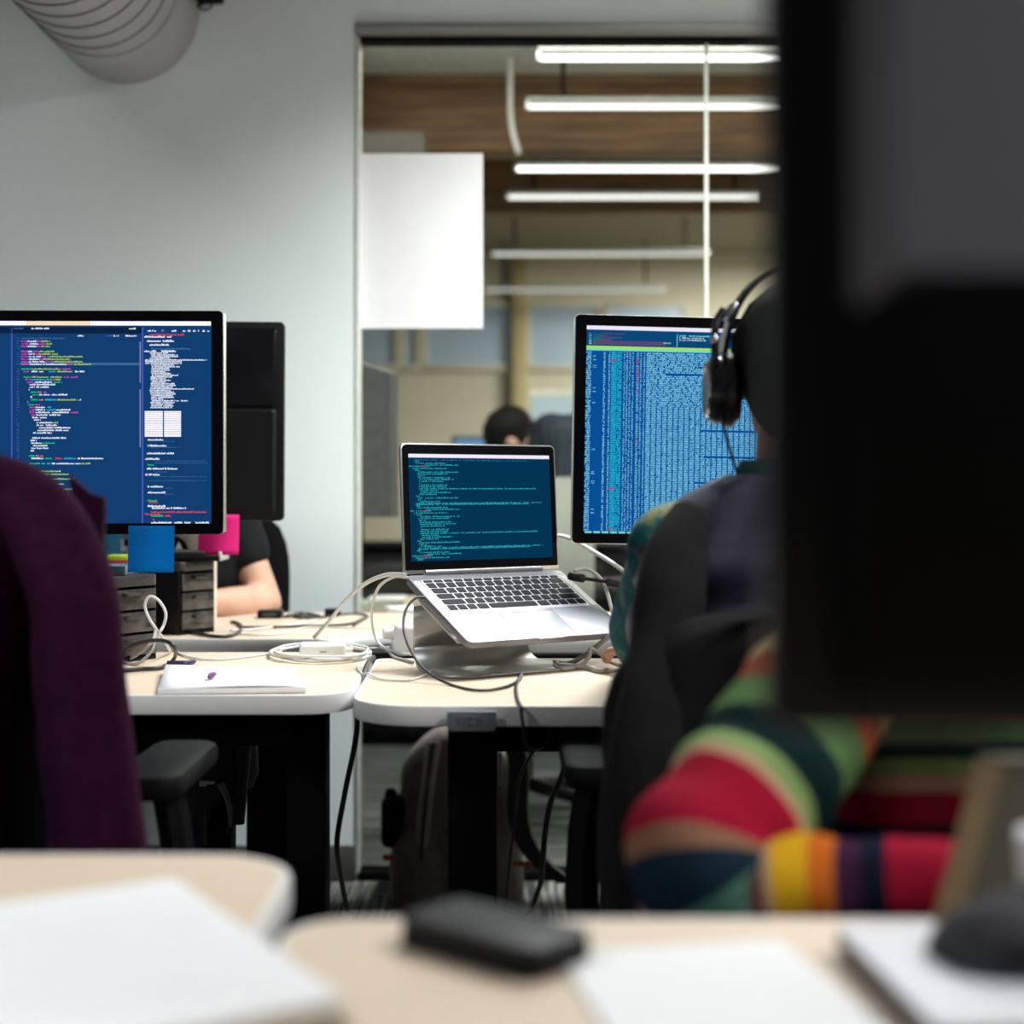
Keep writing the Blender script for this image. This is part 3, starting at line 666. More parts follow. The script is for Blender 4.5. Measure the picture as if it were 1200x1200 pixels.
# aluminium stand: one bent sheet
st = thing('laptop_stand', 'bent aluminium stand holding up the silver laptop', 'stand', (-0.0456, 2.5579, DZ), (0, 0, math.radians(La)))
hw = 0.112; xo = -0.045
def zt(s): return 0.1526-0.4757*s-0.0185
bm = NB(); prof = [(0.185, 0.003)]+[(0.185-0.02*i, 0.003) for i in range(1, 7)]
for i in range(9):
    a = PI/2*i/8; prof.append((0.062-0.034*math.sin(a), 0.003+0.034*(1-math.cos(a))))
def strip(prof, wid):
    R0 = [[V((xo-wid(s), -s, z)), V((xo-wid(s)/3, -s, z)), V((xo+wid(s)/3, -s, z)), V((xo+wid(s), -s, z))] for s, z in prof]
    loft(bm, R0, cap=False, close=False)
wf = lambda s: hw+0.018*min(1, max(0, (s-0.03)/0.08))-(0.035*max(0, (s-0.155)/0.03)**2)
strip(prof, wf)
s0 = 0.028; zb, zu = 0.037, zt(s0)-0.016
# wall with the round cable hole
n = 32; hc = (xo+0.005, (zb+zu)/2+0.008); hr = min(0.026, (zu-zb)/2-0.008)
inn = [bm.verts.new((hc[0]+hr*math.cos(2*PI*i/n), -s0, hc[1]+hr*math.sin(2*PI*i/n))) for i in range(n)]
outv = []
for i in range(n):
    c_, s_ = math.cos(2*PI*i/n), math.sin(2*PI*i/n)
    tx = ((xo+hw if c_ > 0 else xo-hw)-hc[0])/c_ if abs(c_) > 1e-6 else 1e9
    tz = ((zu if s_ > 0 else zb)-hc[1])/s_ if abs(s_) > 1e-6 else 1e9
    q = min(tx, tz); outv.append(bm.verts.new((hc[0]+c_*q, -s0, hc[1]+s_*q)))
for i in range(n): bm.faces.new((inn[i], outv[i], outv[(i+1) % n], inn[(i+1) % n]))
for cxn, czn in ((xo+hw, zu), (xo-hw, zu), (xo-hw, zb), (xo+hw, zb)):
    # fill the corners
    best = sorted(range(n), key=lambda i: (outv[i].co.x-cxn)**2+(outv[i].co.z-czn)**2)[:2]
    vx = [i for i in best]
    if abs(vx[0]-vx[1]) in (1, n-1): bm.faces.new((outv[vx[0]], outv[vx[1]], bm.verts.new((cxn, -s0, czn))))
prof = []
for i in range(7):
    a = PI/2*0.72*i/6; prof.append((s0+0.016*(1-math.cos(a)), zu+0.016*math.sin(a)))
prof += [(s, zt(s)) for s in (0.05, 0.08, 0.11, 0.14, 0.165)]
strip(prof, lambda s: hw)
so = obj('bent_sheet', bm, mat('satin_aluminium', (0.55, 0.55, 0.53), 0.42, 0.9, var=0.02), st)
md = so.modifiers.new('thick', 'SOLIDIFY'); md.thickness = 0.004; md.offset = 0
for x in (-0.08, -0.01):
    bm = NB(); box(bm, (x, -0.10, zt(0.10)), (0.02, 0.05, 0.0012), 0.0008); obj('rubber_pad', bm, plastic_m, st)

# ------------------------------------------------------------ office chairs
def office_chair(label, loc, yaw, arms=True, back=(0.46, 0.50, 1.0), ma=None, seat_h=0.47):
    """sits facing local +y; back = (width, lowest z, highest z)"""
    ma = ma or mesh_m
    t = thing('office_chair', label, 'chair', loc, (0, 0, yaw), group='black office chairs')
    bm = NB(); prism(bm, rounded(-0.24, -0.22, 0.24, 0.24, 0.08), seat_h-0.07, seat_h, 0.02); obj('seat', bm, ma, t)
    bw, b0, b1 = back
    bm = NB(); R0 = []
    for i in range(13):
        u = i/12; z = b0+(b1-b0)*u
        hw_ = bw/2*(1-0.28*(2*u-1)**4)*(0.93 if u in (0, 1) else 1)
        yy = -0.235-0.05*u+0.04*math.sin(PI*u)*0.6
        R0.append([V((hw_*math.cos(a), yy+0.022*math.sin(a)-0.05*(1-abs(math.cos(a)))*0+0.03*math.cos(a)**2, z)) for a in [2*PI*j/20 for j in range(20)]])
    loft(bm, R0); obj('backrest', bm, ma, t)
    bm = NB(); tube(bm, [(0, -0.27, b0+0.25), (0, -0.30, b0+0.05), (0, -0.25, seat_h-0.06), (0, -0.05, seat_h-0.085)], 0.022); obj('back_support', bm, plastic_m, t)
    bm = NB(); cyl(bm, (0, 0, 0.10), (0, 0, seat_h-0.07), 0.026); cyl(bm, (0, 0, 0.10), (0, 0, 0.26), 0.036); box(bm, (0, 0, seat_h-0.085), (0.2, 0.24, 0.035), 0.01); obj('column', bm, plastic_m, t)
    if arms:
        for s in (-1, 1):
            bm = NB(); prism(bm, rounded(-0.045, -0.13, 0.045, 0.14, 0.03), 0, 0.032, 0.010, mx=M.Translation((s*0.255, 0.02, 0.650))); ar = obj('armrest', bm, mat('armrest_pad', (0.006, 0.0065, 0.0065), 0.6, spec=0.12), t)
            bm = NB(); tube(bm, [(s*0.255, 0.02, 0.655), (s*0.27, 0.02, 0.55), (s*0.26, 0.02, 0.44), (s*0.15, 0.02, 0.405)], 0.022); obj('armrest_post', bm, plastic_m, ar)
    for i in range(5):
        a = 2*PI*i/5+0.3; c_, s_ = math.cos(a), math.sin(a)
        bm = NB(); cyl(bm, (0.02*c_, 0.02*s_, 0.115), (0.29*c_, 0.29*s_, 0.075), 0.025, 0.016, 10); lg = obj('base_leg', bm, plastic_m, t)
        bm = NB(); q = V((0.29*c_, 0.29*s_, 0.03)); e = V((-s_, c_, 0))*0.022; cyl(bm, q-e, q+e, 0.03, n=14); obj('caster', bm, plastic_m, lg)
    return t
office_chair('black office chair with the purple jacket draped over it', (-0.70, 1.90, 0), 0.0, back=(0.46, 0.50, 1.01))
office_chair('black office chair of the person in the black t-shirt by the white wall', (-0.775, 3.52, 0), PI, arms=False, back=(0.44, 0.50, 0.965))
ch3 = office_chair('dark office chair behind the person with headphones', (0.365, 1.97, 0), 0.0, arms=True, back=(0.50, 0.44, 0.84))
office_chair('black office chair of the person in the striped sweater', (0.44, 1.36, 0), PI, arms=False, back=(0.44, 0.52, 0.86))

# ------------------------------------------------------------ people (one remeshed body each)
def capsule(bm, p0, p1, r0, r1, n=14):
    p0, p1 = V(p0), V(p1); d = p1-p0; L_ = d.length
    if L_ < 1e-6: sphere(bm, p0, r0); return
    q = d.to_track_quat('Z', 'Y').to_matrix().to_4x4()
    prof = [(max(1e-4, r0*math.cos(a)), r0*math.sin(a)) for a in [-PI/2+PI/2*i/5 for i in range(6)]]
    prof += [(max(1e-4, r1*math.cos(a)), L_+r1*math.sin(a)) for a in [PI/2*i/5 for i in range(6)]]
    lathe(bm, prof, n=n, mx=M.Translation(p0) @ q)
def remesh(name, bm, ma, parent, vox=0.007, it=8, smoothf=0.6):
    o = obj(name, bm, ma, parent, smooth=False)
    a = o.modifiers.new('remesh', 'REMESH'); a.mode = 'VOXEL'; a.voxel_size = vox; a.use_smooth_shade = True
    b = o.modifiers.new('smooth', 'SMOOTH'); b.iterations = it; b.factor = smoothf
    return o
def head_shape(bm, c, R):
    """skull, jaw, nose, ears, lips, brow; R maps local (x right of face's own left.., y forward, z up)"""
    P = lambda x, y, z: V(c)+R @ V((x, y, z))
    sphere(bm, P(0, -0.012, 0.025), (0.076, 0.094, 0.092), R.to_4x4()); sphere(bm, P(0, 0.022, -0.035), (0.058, 0.066, 0.075), R.to_4x4())
    capsule(bm, P(0, 0.088, 0.012), P(0, 0.108, -0.022), 0.009, 0.013); capsule(bm, P(-0.03, 0.076, 0.026), P(0.03, 0.076, 0.026), 0.012, 0.012)
    capsule(bm, P(-0.02, 0.082, -0.055), P(0.02, 0.082, -0.055), 0.009, 0.009); capsule(bm, P(-0.018, 0.08, -0.066), P(0.018, 0.08, -0.066), 0.009, 0.009)
    sphere(bm, P(0, 0.07, -0.095), (0.024, 0.02, 0.018))
    for s in (-1, 1): sphere(bm, P(s*0.078, -0.008, 0.0), (0.010, 0.022, 0.032), R.to_4x4())
def hand(bm, wr, d, nrm, side=1, curl=0.5):
    """palm + five fingers; d = direction of the fingers, nrm = back-of-hand normal"""
    wr = V(wr); d = V(d).normalized(); nrm = V(nrm); nrm = (nrm-d*nrm.dot(d)).normalized(); x = d.cross(nrm)*side
    for k in (-1.5, -0.5, 0.5, 1.5): capsule(bm, wr+x*k*0.013, wr+d*0.085+x*k*0.0185, 0.014, 0.0115)
    for k, L_ in ((-1.5, 0.062), (-0.5, 0.076), (0.5, 0.082), (1.5, 0.074)):
        p = wr+d*0.088+x*k*0.0195; dd = d; r = 0.0088
        for j, f in enumerate((0.45, 0.32, 0.23)):
            dd = (dd-nrm*curl*(0.5+0.25*j)).normalized(); q = p+dd*L_*f; capsule(bm, p, q, r, r-0.0008, 10); p = q; r -= 0.0008
    p = wr+d*0.02+x*0.022
    for f, dd in ((0.045, d*0.6+x*0.75-nrm*0.2), (0.032, d*0.85+x*0.45-nrm*0.35), (0.026, d*0.95+x*0.2-nrm*0.4)):
        q = p+dd.normalized()*f; capsule(bm, p, q, 0.012, 0.0095, 10); p = q
def person(label, pelvis, chest, head, fwd, arms, legs, skin, hairm, hair_len=0.0, shirt=None, shirt_m=None, sleeve=1.0, trousers_m=None, face=(0, 0), vox=0.007, shw=0.17, hair_z=0.0):
    """arms: (shoulder, elbow, wrist, hand dir, hand normal, side); legs: (hip, knee, ankle)"""
    pelvis, chest, head = V(pelvis), V(chest), V(head); f = V(fwd).normalized(); up = V((0, 0, 1))
    t = thing('person', label, 'person', (pelvis.x, pelvis.y, 0), world=True)
    rt_ = f.cross(up).normalized(); Rb = M((rt_, f, up)).transposed()
    hf = (M.Rotation(face[0], 3, 'Z') @ f); Rh = M((hf.cross(up).normalized(), hf, up)).transposed() @ M.Rotation(face[1], 3, 'X')
    tors = (chest-pelvis); Rt_ = Rb
    def torso(bm, g):
        sphere(bm, pelvis, (0.165+g, 0.12+g, 0.12+g), Rb.to_4x4()); sphere(bm, pelvis+tors*0.45, (0.145+g, 0.105+g, 0.19+g), Rb.to_4x4()); sphere(bm, chest, (0.165+g, 0.112+g, 0.17+g), Rb.to_4x4())
        a, b = V(arms[0][0]), V(arms[1][0]); nb = head-Rh @ V((0, 0.02, 0.13))
        capsule(bm, a, b, 0.056+g, 0.056+g); m_ = (a+b)/2+V((0, 0, 0.02))
        for q in (a, b): capsule(bm, q, m_.lerp(nb, 0.55), 0.052+g, 0.05+g)
    bm = NB(); torso(bm, 0); nb = head-Rh @ V((0, 0.03, 0.07)); m_ = (V(arms[0][0])+V(arms[1][0]))/2
    capsule(bm, m_, nb, 0.062, 0.054); head_shape(bm, head, Rh)
    for sh, el, wr, hd, hn, sd in arms:
        capsule(bm, sh, el, 0.046, 0.040); capsule(bm, el, V(el).lerp(V(wr), 0.35), 0.040, 0.041); capsule(bm, V(el).lerp(V(wr), 0.35), wr, 0.041, 0.027); hand(bm, wr, hd, hn, sd)
    for hp, kn, an in legs:
        capsule(bm, hp, kn, 0.082, 0.056); capsule(bm, kn, V(kn).lerp(V(an), 0.35), 0.054, 0.054); capsule(bm, V(kn).lerp(V(an), 0.35), an, 0.054, 0.036)
        capsule(bm, V(an)+V((0, 0, -0.03)), V(an)+f*0.13+V((0, 0, -0.045)), 0.034, 0.028)
    body = remesh('body', bm, skin, t, vox, 6, 0.5)
    # hair
    bm = NB(); P = lambda x, y, z: head+Rh @ V((x, y, z))
    sphere(bm, P(0, -0.022, 0.037), (0.084, 0.098, 0.093), Rh.to_4x4(), 28, 18)
    if hair_len: sphere(bm, P(0, -0.055, hair_z-hair_len*0.4), (0.074, 0.062, 0.06+hair_len*0.5), Rh.to_4x4(), 28, 18)
    for v in bm.verts:
        d_ = noise.noise(v.co*55)*0.004+noise.noise(v.co*16)*0.005; v.co += (v.co-head).normalized()*d_
    hb = obj('hair', bm, hairm, t, angle=180)
    for s in (-1, 1):
        bm = NB(); sphere(bm, P(s*0.031, 0.078, 0.010), 0.011, u=12, v=8); obj('eye', bm, mat('eye_white', (0.5, 0.48, 0.45), 0.3), t)
    if shirt_m:
        bm = NB(); torso(bm, 0.012)
        for sh, el, wr, hd, hn, sd in arms:
            L1 = min(1, sleeve*2); capsule(bm, sh, V(sh).lerp(V(el), L1*(1 if sleeve >= .5 else 1)), 0.062, 0.056)
            if sleeve > 0.5: capsule(bm, el, V(el).lerp(V(wr), (sleeve-0.5)*2), 0.055, 0.040)
        if isinstance(shirt_m, bpy.types.Material): remesh(shirt or 'shirt', bm, shirt_m, t, 0.008, 8)
    if trousers_m:
        bm = NB(); sphere(bm, pelvis+V((0, 0, -0.02)), (0.178, 0.135, 0.12), Rb.to_4x4())
        for hp, kn, an in legs: capsule(bm, hp, kn, 0.095, 0.070); capsule(bm, kn, V(an)+V((0, 0, 0.02)), 0.070, 0.052)
        remesh('trousers', bm, trousers_m, t, 0.010, 6)
        for hp, kn, an in legs:
            bm = NB(); a = V(an); capsule(bm, a+V((0, 0, -0.04)), a+f*0.15+V((0, 0, -0.052)), 0.046, 0.036); obj('shoe', bm, shoe_m, t, angle=180)
    return t
def sit_legs(pelvis, f, seat=0.5, spread=0.10, reach=0.42):
    pelvis, f = V(pelvis), V(f).normalized(); r_ = f.cross(V((0, 0, 1)))
    return [(pelvis+r_*s*0.09, pelvis+f*reach+r_*s*spread+V((0, 0, -0.02)), V((pelvis.x, pelvis.y, 0.09))+f*(reach-0.02)+r_*s*spread) for s in (-1, 1)]

def plaid(name, cols, sc_=18, base=0.8):
    m = bpy.data.materials.new(name); m.use_nodes = True; nt = m.node_tree; b = nt.nodes['Principled BSDF']; b.inputs['Roughness'].default_value = 0.9; b.inputs['Specular IOR Level'].default_value = 0.2
    tc = nt.nodes.new('ShaderNodeTexCoord'); L = nt.links.new; outs = []
    for d, ph in (('X', 0.0), ('Z', 1.3)):
        wv = nt.nodes.new('ShaderNodeTexWave'); wv.wave_type = 'BANDS'; wv.bands_direction = d; wv.inputs['Scale'].default_value = sc_; wv.inputs['Distortion'].default_value = 0.6; wv.inputs['Phase Offset'].default_value = ph
        L(tc.outputs['Object'], wv.inputs['Vector']); outs.append(wv.outputs['Fac'])
    r1 = nt.nodes.new('ShaderNodeValToRGB'); r1.color_ramp.interpolation = 'CONSTANT'
    mth = nt.nodes.new('ShaderNodeMath'); mth.operation = 'MULTIPLY_ADD'; mth.inputs[1].default_value = 0.5
    m2 = nt.nodes.new('ShaderNodeMath'); m2.operation = 'MULTIPLY'; m2.inputs[1].default_value = 0.5
    L(outs[1], m2.inputs[0]); L(outs[0], mth.inputs[0]); L(m2.outputs[0], mth.inputs[2]); L(mth.outputs[0], r1.inputs[0]); L(r1.outputs[0], b.inputs['Base Color'])
    el = r1.color_ramp.elements
    while len(el) < len(cols): el.new(0.5)
    for i, (p, c) in enumerate(cols): el[i].position = p; el[i].color = (*c, 1)
    return m

def blotch(name, cols, scale):
    m = mat(name, (0.1, 0.1, 0.1, 1), 0.9, scale=scale, spec=0.15); nt = m.node_tree
    r = next(n for n in nt.nodes if n.type == 'VALTORGB'); el = r.color_ramp.elements
    while len(el) < len(cols): el.new(0.5)
    for e, (p, c) in zip(el, cols): e.position = p; e.color = (*c, 1)
    return m
# man in the black t-shirt behind the far desk, forearm along its edge
tee_m = mat('black_tshirt', (0.008, 0.0085, 0.010), 0.9, var=0.2, scale=60, bump=0.2, spec=0.2)
sh1 = at(272, 604, 3.62); el1 = at(311, 706, 3.60); wr1 = at(236, 706, 3.40)
body_x = -0.815
pel = (body_x, 3.55+0.06, 0.54)
t1 = person('person in a black t-shirt sitting beyond the far desk, bare forearm resting on it', pel, (body_x, 3.62, 0.86), (body_x+0.0, 3.60, 1.165), (0, -1, 0),
       [((-0.98, 3.62, 0.96), (-1.04, 3.55, 0.785), (-0.90, 3.36, 0.775), (0.6, -0.6, 0), (0, 0, 1), -1), (sh1, el1, wr1, (-0.9, -0.35, 0), (0, 0, 1), 1)],
       [(V(pel)+V((s*0.09, 0, 0)), V((body_x+s*0.1, 3.30, 0.53)), V((body_x+s*0.1, 3.34, 0.09))) for s in (-1, 1)], skin_m, hair_m, 0.0, trousers_m=denim_m)
bm = NB(); p_ = V(pel); c_ = V((body_x, 3.62, 0.86))
for q, r_ in ((p_, (0.178, 0.13, 0.12)), (p_.lerp(c_, 0.45), (0.165, 0.118, 0.20)), (c_, (0.180, 0.125, 0.18))): sphere(bm, q, r_)
capsule(bm, (-0.98, 3.62, 0.96), sh1, 0.068, 0.070)
for q in (V((-0.98, 3.62, 0.96)), sh1): capsule(bm, q, (body_x, 3.62, 1.03), 0.064, 0.06)
capsule(bm, sh1, sh1.lerp(el1, 0.36), 0.064, 0.060); capsule(bm, sh1.lerp(el1, 0.30), sh1.lerp(el1, 0.40), 0.060, 0.061)
capsule(bm, (-0.98, 3.62, 0.96), (-1.015, 3.58, 0.87), 0.068, 0.068)
remesh('t_shirt', bm, tee_m, t1, 0.008, 6)

# person with headphones, seen from behind
HX = 0.362; HY = 1.93
sh2 = V((0.214, 1.93, 0.945))
teal_m = blotch('teal_flannel', ((0.32, (0.006, 0.025, 0.06)), (0.42, (0.008, 0.085, 0.10)), (0.55, (0.016, 0.13, 0.14)), (0.62, (0.26, 0.23, 0.07)), (0.67, (0.10, 0.20, 0.20))), 18)
t2 = person('person with headphones in a dark padded vest over a teal flannel shirt, seen from behind', (HX, 1.93, 0.54), (HX, 1.95, 0.85), (HX+0.01, 1.96, 1.172), (0.04, 1, 0),
       [(sh2, at(757, 738, 2.14), (0.20, 2.33, 0.775), (0.3, 1, 0), (0, 0, 1), -1), ((0.53, 1.93, 0.955), (0.58, 2.10, 0.77), (0.48, 2.32, 0.775), (-0.3, 1, 0), (0, 0, 1), 1)],
       [(V((HX+s*0.09, 1.95, 0.53)), V((HX+s*0.11, 2.36, 0.535)), V((HX+s*0.11, 2.38, 0.09))) for s in (-1, 1)], skin2_m, hair_m, 0.06, 'flannel_shirt', teal_m, 0.95, denim_m, face=(-0.02, 0.12), hair_z=0.03)
bm = NB(); lathe(bm, [(0.058, 0), (0.070, 0.004), (0.072, 0.03), (0.066, 0.052), (0.060, 0.05)], (HX, 1.94, 1.012), 28, None); obj('collar', bm, mat('teal_collar', (0.008, 0.10, 0.10), 0.9), t2)
# padded vest: lofted rings with quilting bulges
vest_m = mat('navy_padded_vest', (0.018, 0.0165, 0.038), 0.5, var=0.5, scale=14, bump=0.3)
bm = NB(); R0 = []
for i in range(41):
    u = i/40; z = 0.50+0.545*u
    wx = 0.186+0.024*math.sin(PI*min(1, u*1.1)); wy = 0.150
    if u > 0.80:
        q = (u-0.80)/0.20; wx = 0.212-(0.212-0.085)*q**1.5; wy = 0.150-0.065*q
    bul = 0.010*abs(math.sin(u*PI*7))
    ring = []
    for j in range(48):
        a = 2*PI*j/48; c_, s_ = math.cos(a), math.sin(a); e_ = 0.8
        x = (wx+bul)*math.copysign(abs(c_)**e_, c_); y = (wy+bul)*math.copysign(abs(s_)**e_, s_)
        p = V((HX+x, 1.945+y, z)); p += V((c_, s_, 0))*(noise.noise(V((c_*3.2, s_*2.2, z*9+c_*6)))*0.026*(1-0.85*abs(c_)**2)); ring.append(p)
    R0.append(ring)
loft(bm, R0, cap=False); vv = obj('vest', bm, vest_m, t2, angle=180); md = vv.modifiers.new('thick', 'SOLIDIFY'); md.thickness = 0.006
# headphones
hd = V((HX+0.01, 1.96, 1.172))
hp_m = mat('headphone_black', (0.010, 0.010, 0.011), 0.25, var=0.1); hp2 = mat('headphone_silver', (0.45, 0.48, 0.52), 0.25, 0.9)
t = thing('headphones', 'black over-ear headphones with silver accents worn on the head', 'headphones', hd, (0, 0, 0.12), group=None)
bm = NB(); arc = [V((0.108*math.sin(a)*(1-0.10*abs(math.sin(a))), -0.005, 0.006+0.137*math.cos(a))) for a in [-1.40+2.8*i/24 for i in range(25)]]
loft(bm, [[p+V((0, y_, 0))+p.normalized()*r_ for y_, r_ in ((-0.015, 0), (-0.013, 0.007), (0.013, 0.007), (0.015, 0))] for p in arc]); obj('headband', bm, hp_m, t)
for s in (-1, 1):
    mx = M.Translation((s*0.101, 0.0, -0.016)) @ M.Rotation(s*PI/2, 4, 'Y') @ M.Rotation(s*0.12, 4, 'X')
    bm = NB(); lathe(bm, [(0.02, -0.026), (0.040, -0.024), (0.050, -0.014), (0.047, -0.004)], n=28, mx=mx @ M.Diagonal((1.0, 0.9, 1, 1))); cu = obj('ear_cushion', bm, mat('cushion_leather', (0.008, 0.008, 0.008), 0.4), t)
    bm = NB(); lathe(bm, [(0.044, -0.004), (0.045, 0.006), (0.040, 0.016), (0.026, 0.020), (0.001, 0.0205)], n=28, mx=mx @ M.Diagonal((1.0, 0.9, 1, 1))); obj('ear_cup', bm, hp_m, t)
    bm = NB(); lathe(bm, [(0.033, 0.0175), (0.036, 0.020), (0.038, 0.0172)], n=28, mx=mx @ M.Diagonal((1.0, 0.9, 1, 1))); obj('silver_ring', bm, hp2, t)
    bm = NB(); tube(bm, [(s*0.112, -0.020, 0.0), (s*0.116, -0.030, 0.035), (s*0.110, -0.012, 0.068), (s*0.098, -0.005, 0.088)], 0.0055); obj('yoke', bm, hp_m, t)
    bm = NB(); sphere(bm, (s*0.116, -0.030, 0.046), 0.0065); obj('silver_screw', bm, hp2, t)
    bm = NB(); box(bm, (0, 0, 0), (0.010, 0.026, 0.026), 0.004, mx=M.Translation((s*0.0875, -0.008, 0.083)) @ M.Rotation(-s*0.62, 4, 'Y') @ M.Translation((s*0.004, 0, 0))); obj('slider', bm, hp2, t)
bm = NB(); tube(bm, [(-0.100, 0.0, -0.045), (-0.098, -0.02, -0.08), (-0.085, -0.03, -0.13), (-0.07, -0.035, -0.185), (-0.065, 0.05, -0.26)], 0.0022); obj('cable', bm, blackc_m, t)

# coat draped over that chair's back
coat_m = mat('charcoal_coat', (0.011, 0.0105, 0.011), 0.95, var=0.2, scale=40, bump=0.3, spec=0.2)
t = thing('coat', 'charcoal coat draped over the chair back of the person with headphones', 'coat', (0.365, 1.68, 0.5), world=True)
prof = [(0.50, 0.245), (0.56, 0.248), (0.62, 0.255), (0.70, 0.262), (0.74, 0.264), (0.78, 0.262), (0.815, 0.252), (0.845, 0.232), (0.868, 0.205), (0.882, 0.17), (0.888, 0.13)]
bm = NB(); R0 = []
for z, hw_ in prof:
    ring = []
    for j in range(64):
        a = 2*PI*j/64; c_, s_ = math.cos(a), math.sin(a)
        p = V((0.365+hw_*math.copysign(abs(c_)**0.7, c_), 1.685-0.03*(z-0.5)*0+0.075*s_*(1 if s_ < 0 else 0.5)-0.02*c_*c_*0, z))
        p.y += 0.010*math.sin(c_*16+z*3)*(1-abs(c_)*0.4) if s_ < 0 else 0
        p += V((0, 0, 0.01*math.sin(c_*7)))*(1 if z < 0.52 else 0)
        ring.append(p)
    R0.append(ring)
loft(bm, R0); obj('coat_body', bm, coat_m, t, angle=180)
for s in (-1, 1):
    bm = NB(); tube(bm, [(0.365+s*0.150, 1.80, 1.000), (0.365+s*0.172, 1.765, 0.945), (0.365+s*0.190, 1.705, 0.86), (0.365+s*0.215, 1.635, 0.77), (0.365+s*0.228, 1.61, 0.66), (0.365+s*0.222, 1.615, 0.52)], lambda u: 0.022+0.02*min(1, u*3)+0.004*math.sin(u*9), 16); obj('sleeve', bm, coat_m, t, angle=180)

# person in the striped sweater facing us, behind the dark monitor
sw = {'cream': (0.50, 0.36, 0.16), 'rust': (0.30, 0.065, 0.02), 'green': (0.085, 0.16, 0.055), 'darkgreen': (0.004, 0.018, 0.018), 'sage': (0.16, 0.24, 0.085), 'beige': (0.38, 0.24, 0.15), 'crimson': (0.30, 0.006, 0.028), 'tan': (0.24, 0.12, 0.07), 'navy': (0.008, 0.022, 0.040), 'mint': (0.085, 0.22, 0.17), 'maroon': (0.11, 0.05, 0.045), 'yellow': (0.62, 0.34, 0.012), 'orange': (0.55, 0.13, 0.015), 'plum': (0.05, 0.014, 0.045), 'ink': (0.006, 0.009, 0.024)}
swk = list(sw); sw_mats = [mat('knit_'+k, (*v, 1), 0.95, var=0.10, scale=220, bump=0.4, spec=0.1) for k, v in sw.items()]
A0, A1, A2 = V((0.292, 1.30, 0.885)), V((0.136, 1.150, 0.710)), V((0.345, 1.078, 0.735))
BX = 0.47
t3 = person('person in a colourful striped sweater, elbow on the desk edge behind the dark monitor', (BX, 1.36, 0.50), (BX, 1.36, 0.76), (BX, 1.30, 1.075), (0, -1, 0),
       [((0.645, 1.31, 0.885), (0.75, 1.16, 0.74), (0.59, 1.00, 0.765), (-0.8, -0.4, 0), (0, 0, 1), -1), (A0, A1, A2, (0.97, -0.06, 0.03), (0, 0, 1), 1)],
       [(V((BX+s*0.09, 1.34, 0.50)), V((BX+s*0.11, 0.98, 0.52)), V((BX+s*0.11, 1.0, 0.09))) for s in (-1, 1)], skin_m, mat('brown_hair', (0.05, 0.025, 0.012), 0.5, var=0.4, scale=60, stretch=(8, 8, 1), bump=0.5), 0.04, trousers_m=denim_m)
def striped_sleeve(pts, rad, bands, n=26):
    path = spline(pts, 10); L_ = [0]
    for a, b in zip(path[:-1], path[1:]): L_.append(L_[-1]+(b-a).length)
    # resample evenly
    N = 90; ev = []
    for i in range(N+1):
        s = L_[-1]*i/N; k = max(j for j in range(len(L_)) if L_[j] <= s+1e-9); k = min(k, len(path)-2)
        ev.append(path[k].lerp(path[k+1], (s-L_[k])/max(1e-9, L_[k+1]-L_[k])))
    bm = NB(); rg = sweep_rings(ev, rad, n)
    for i, r_ in enumerate(rg):
        c = ev[i]
        for j, p in enumerate(r_): r_[j] = p+(p-c).normalized()*(0.004*noise.noise(p*28)+0.003*math.sin(i*0.55+j*0.3)*(1 if 0.35 < i/N < 0.6 else 0.3))
    mis = []
    for i in range(N):
        u = i/N; mis.append(swk.index([c for e, c in bands if u <= e][0]))
    loft(bm, rg, True, True, mis); return bm
bands1 = [(0.06, 'navy'), (0.19, 'cream'), (0.245, 'rust'), (0.315, 'green'), (0.395, 'darkgreen'), (0.44, 'sage'), (0.462, 'beige'), (0.545, 'crimson'), (0.556, 'tan'), (0.582, 'navy'), (0.672, 'mint'), (0.69, 'maroon'), (0.71, 'beige'), (0.748, 'yellow'), (0.785, 'orange'), (0.815, 'plum'), (0.845, 'ink'), (1.01, 'crimson')]
bm = striped_sleeve([A0+V((0.03, 0.0, 0.03)), A0, A0.lerp(A1, 0.5)+V((-0.004, 0, 0)), A1+V((0.012, 0, 0.035)), A1+V((0.035, -0.012, 0.002)), A1.lerp(A2, 0.5), A2+V((0.01, 0, 0))],
                    lambda u: 0.066-0.008*u if u < 0.5 else 0.062-0.026*(u-0.5)/0.5, bands1)
o = obj('sleeve', bm, sw_mats, t3, angle=180)
B0, B1, B2 = V((0.645, 1.31, 0.885)), V((0.75, 1.16, 0.74)), V((0.60, 1.01, 0.765))
bm = striped_sleeve([B0+V((-0.03, 0, 0.03)), B0, B0.lerp(B1, 0.5), B1, B1.lerp(B2, 0.5), B2], lambda u: 0.066-0.008*u if u < 0.5 else 0.062-0.026*(u-0.5)/0.5, bands1); obj('sleeve', bm, sw_mats, t3, angle=180)
bm = NB(); R0 = []; mis = []; seq = ['crimson']*6+['beige', 'rust', 'rust', 'green', 'green', 'darkgreen', 'darkgreen', 'beige', 'beige', 'darkgreen', 'navy', 'mint', 'yellow', 'orange', 'plum', 'ink', 'crimson', 'crimson', 'beige', 'sage', 'darkgreen', 'green', 'rust', 'cream', 'cream', 'navy', 'navy', 'plum', 'plum', 'plum']
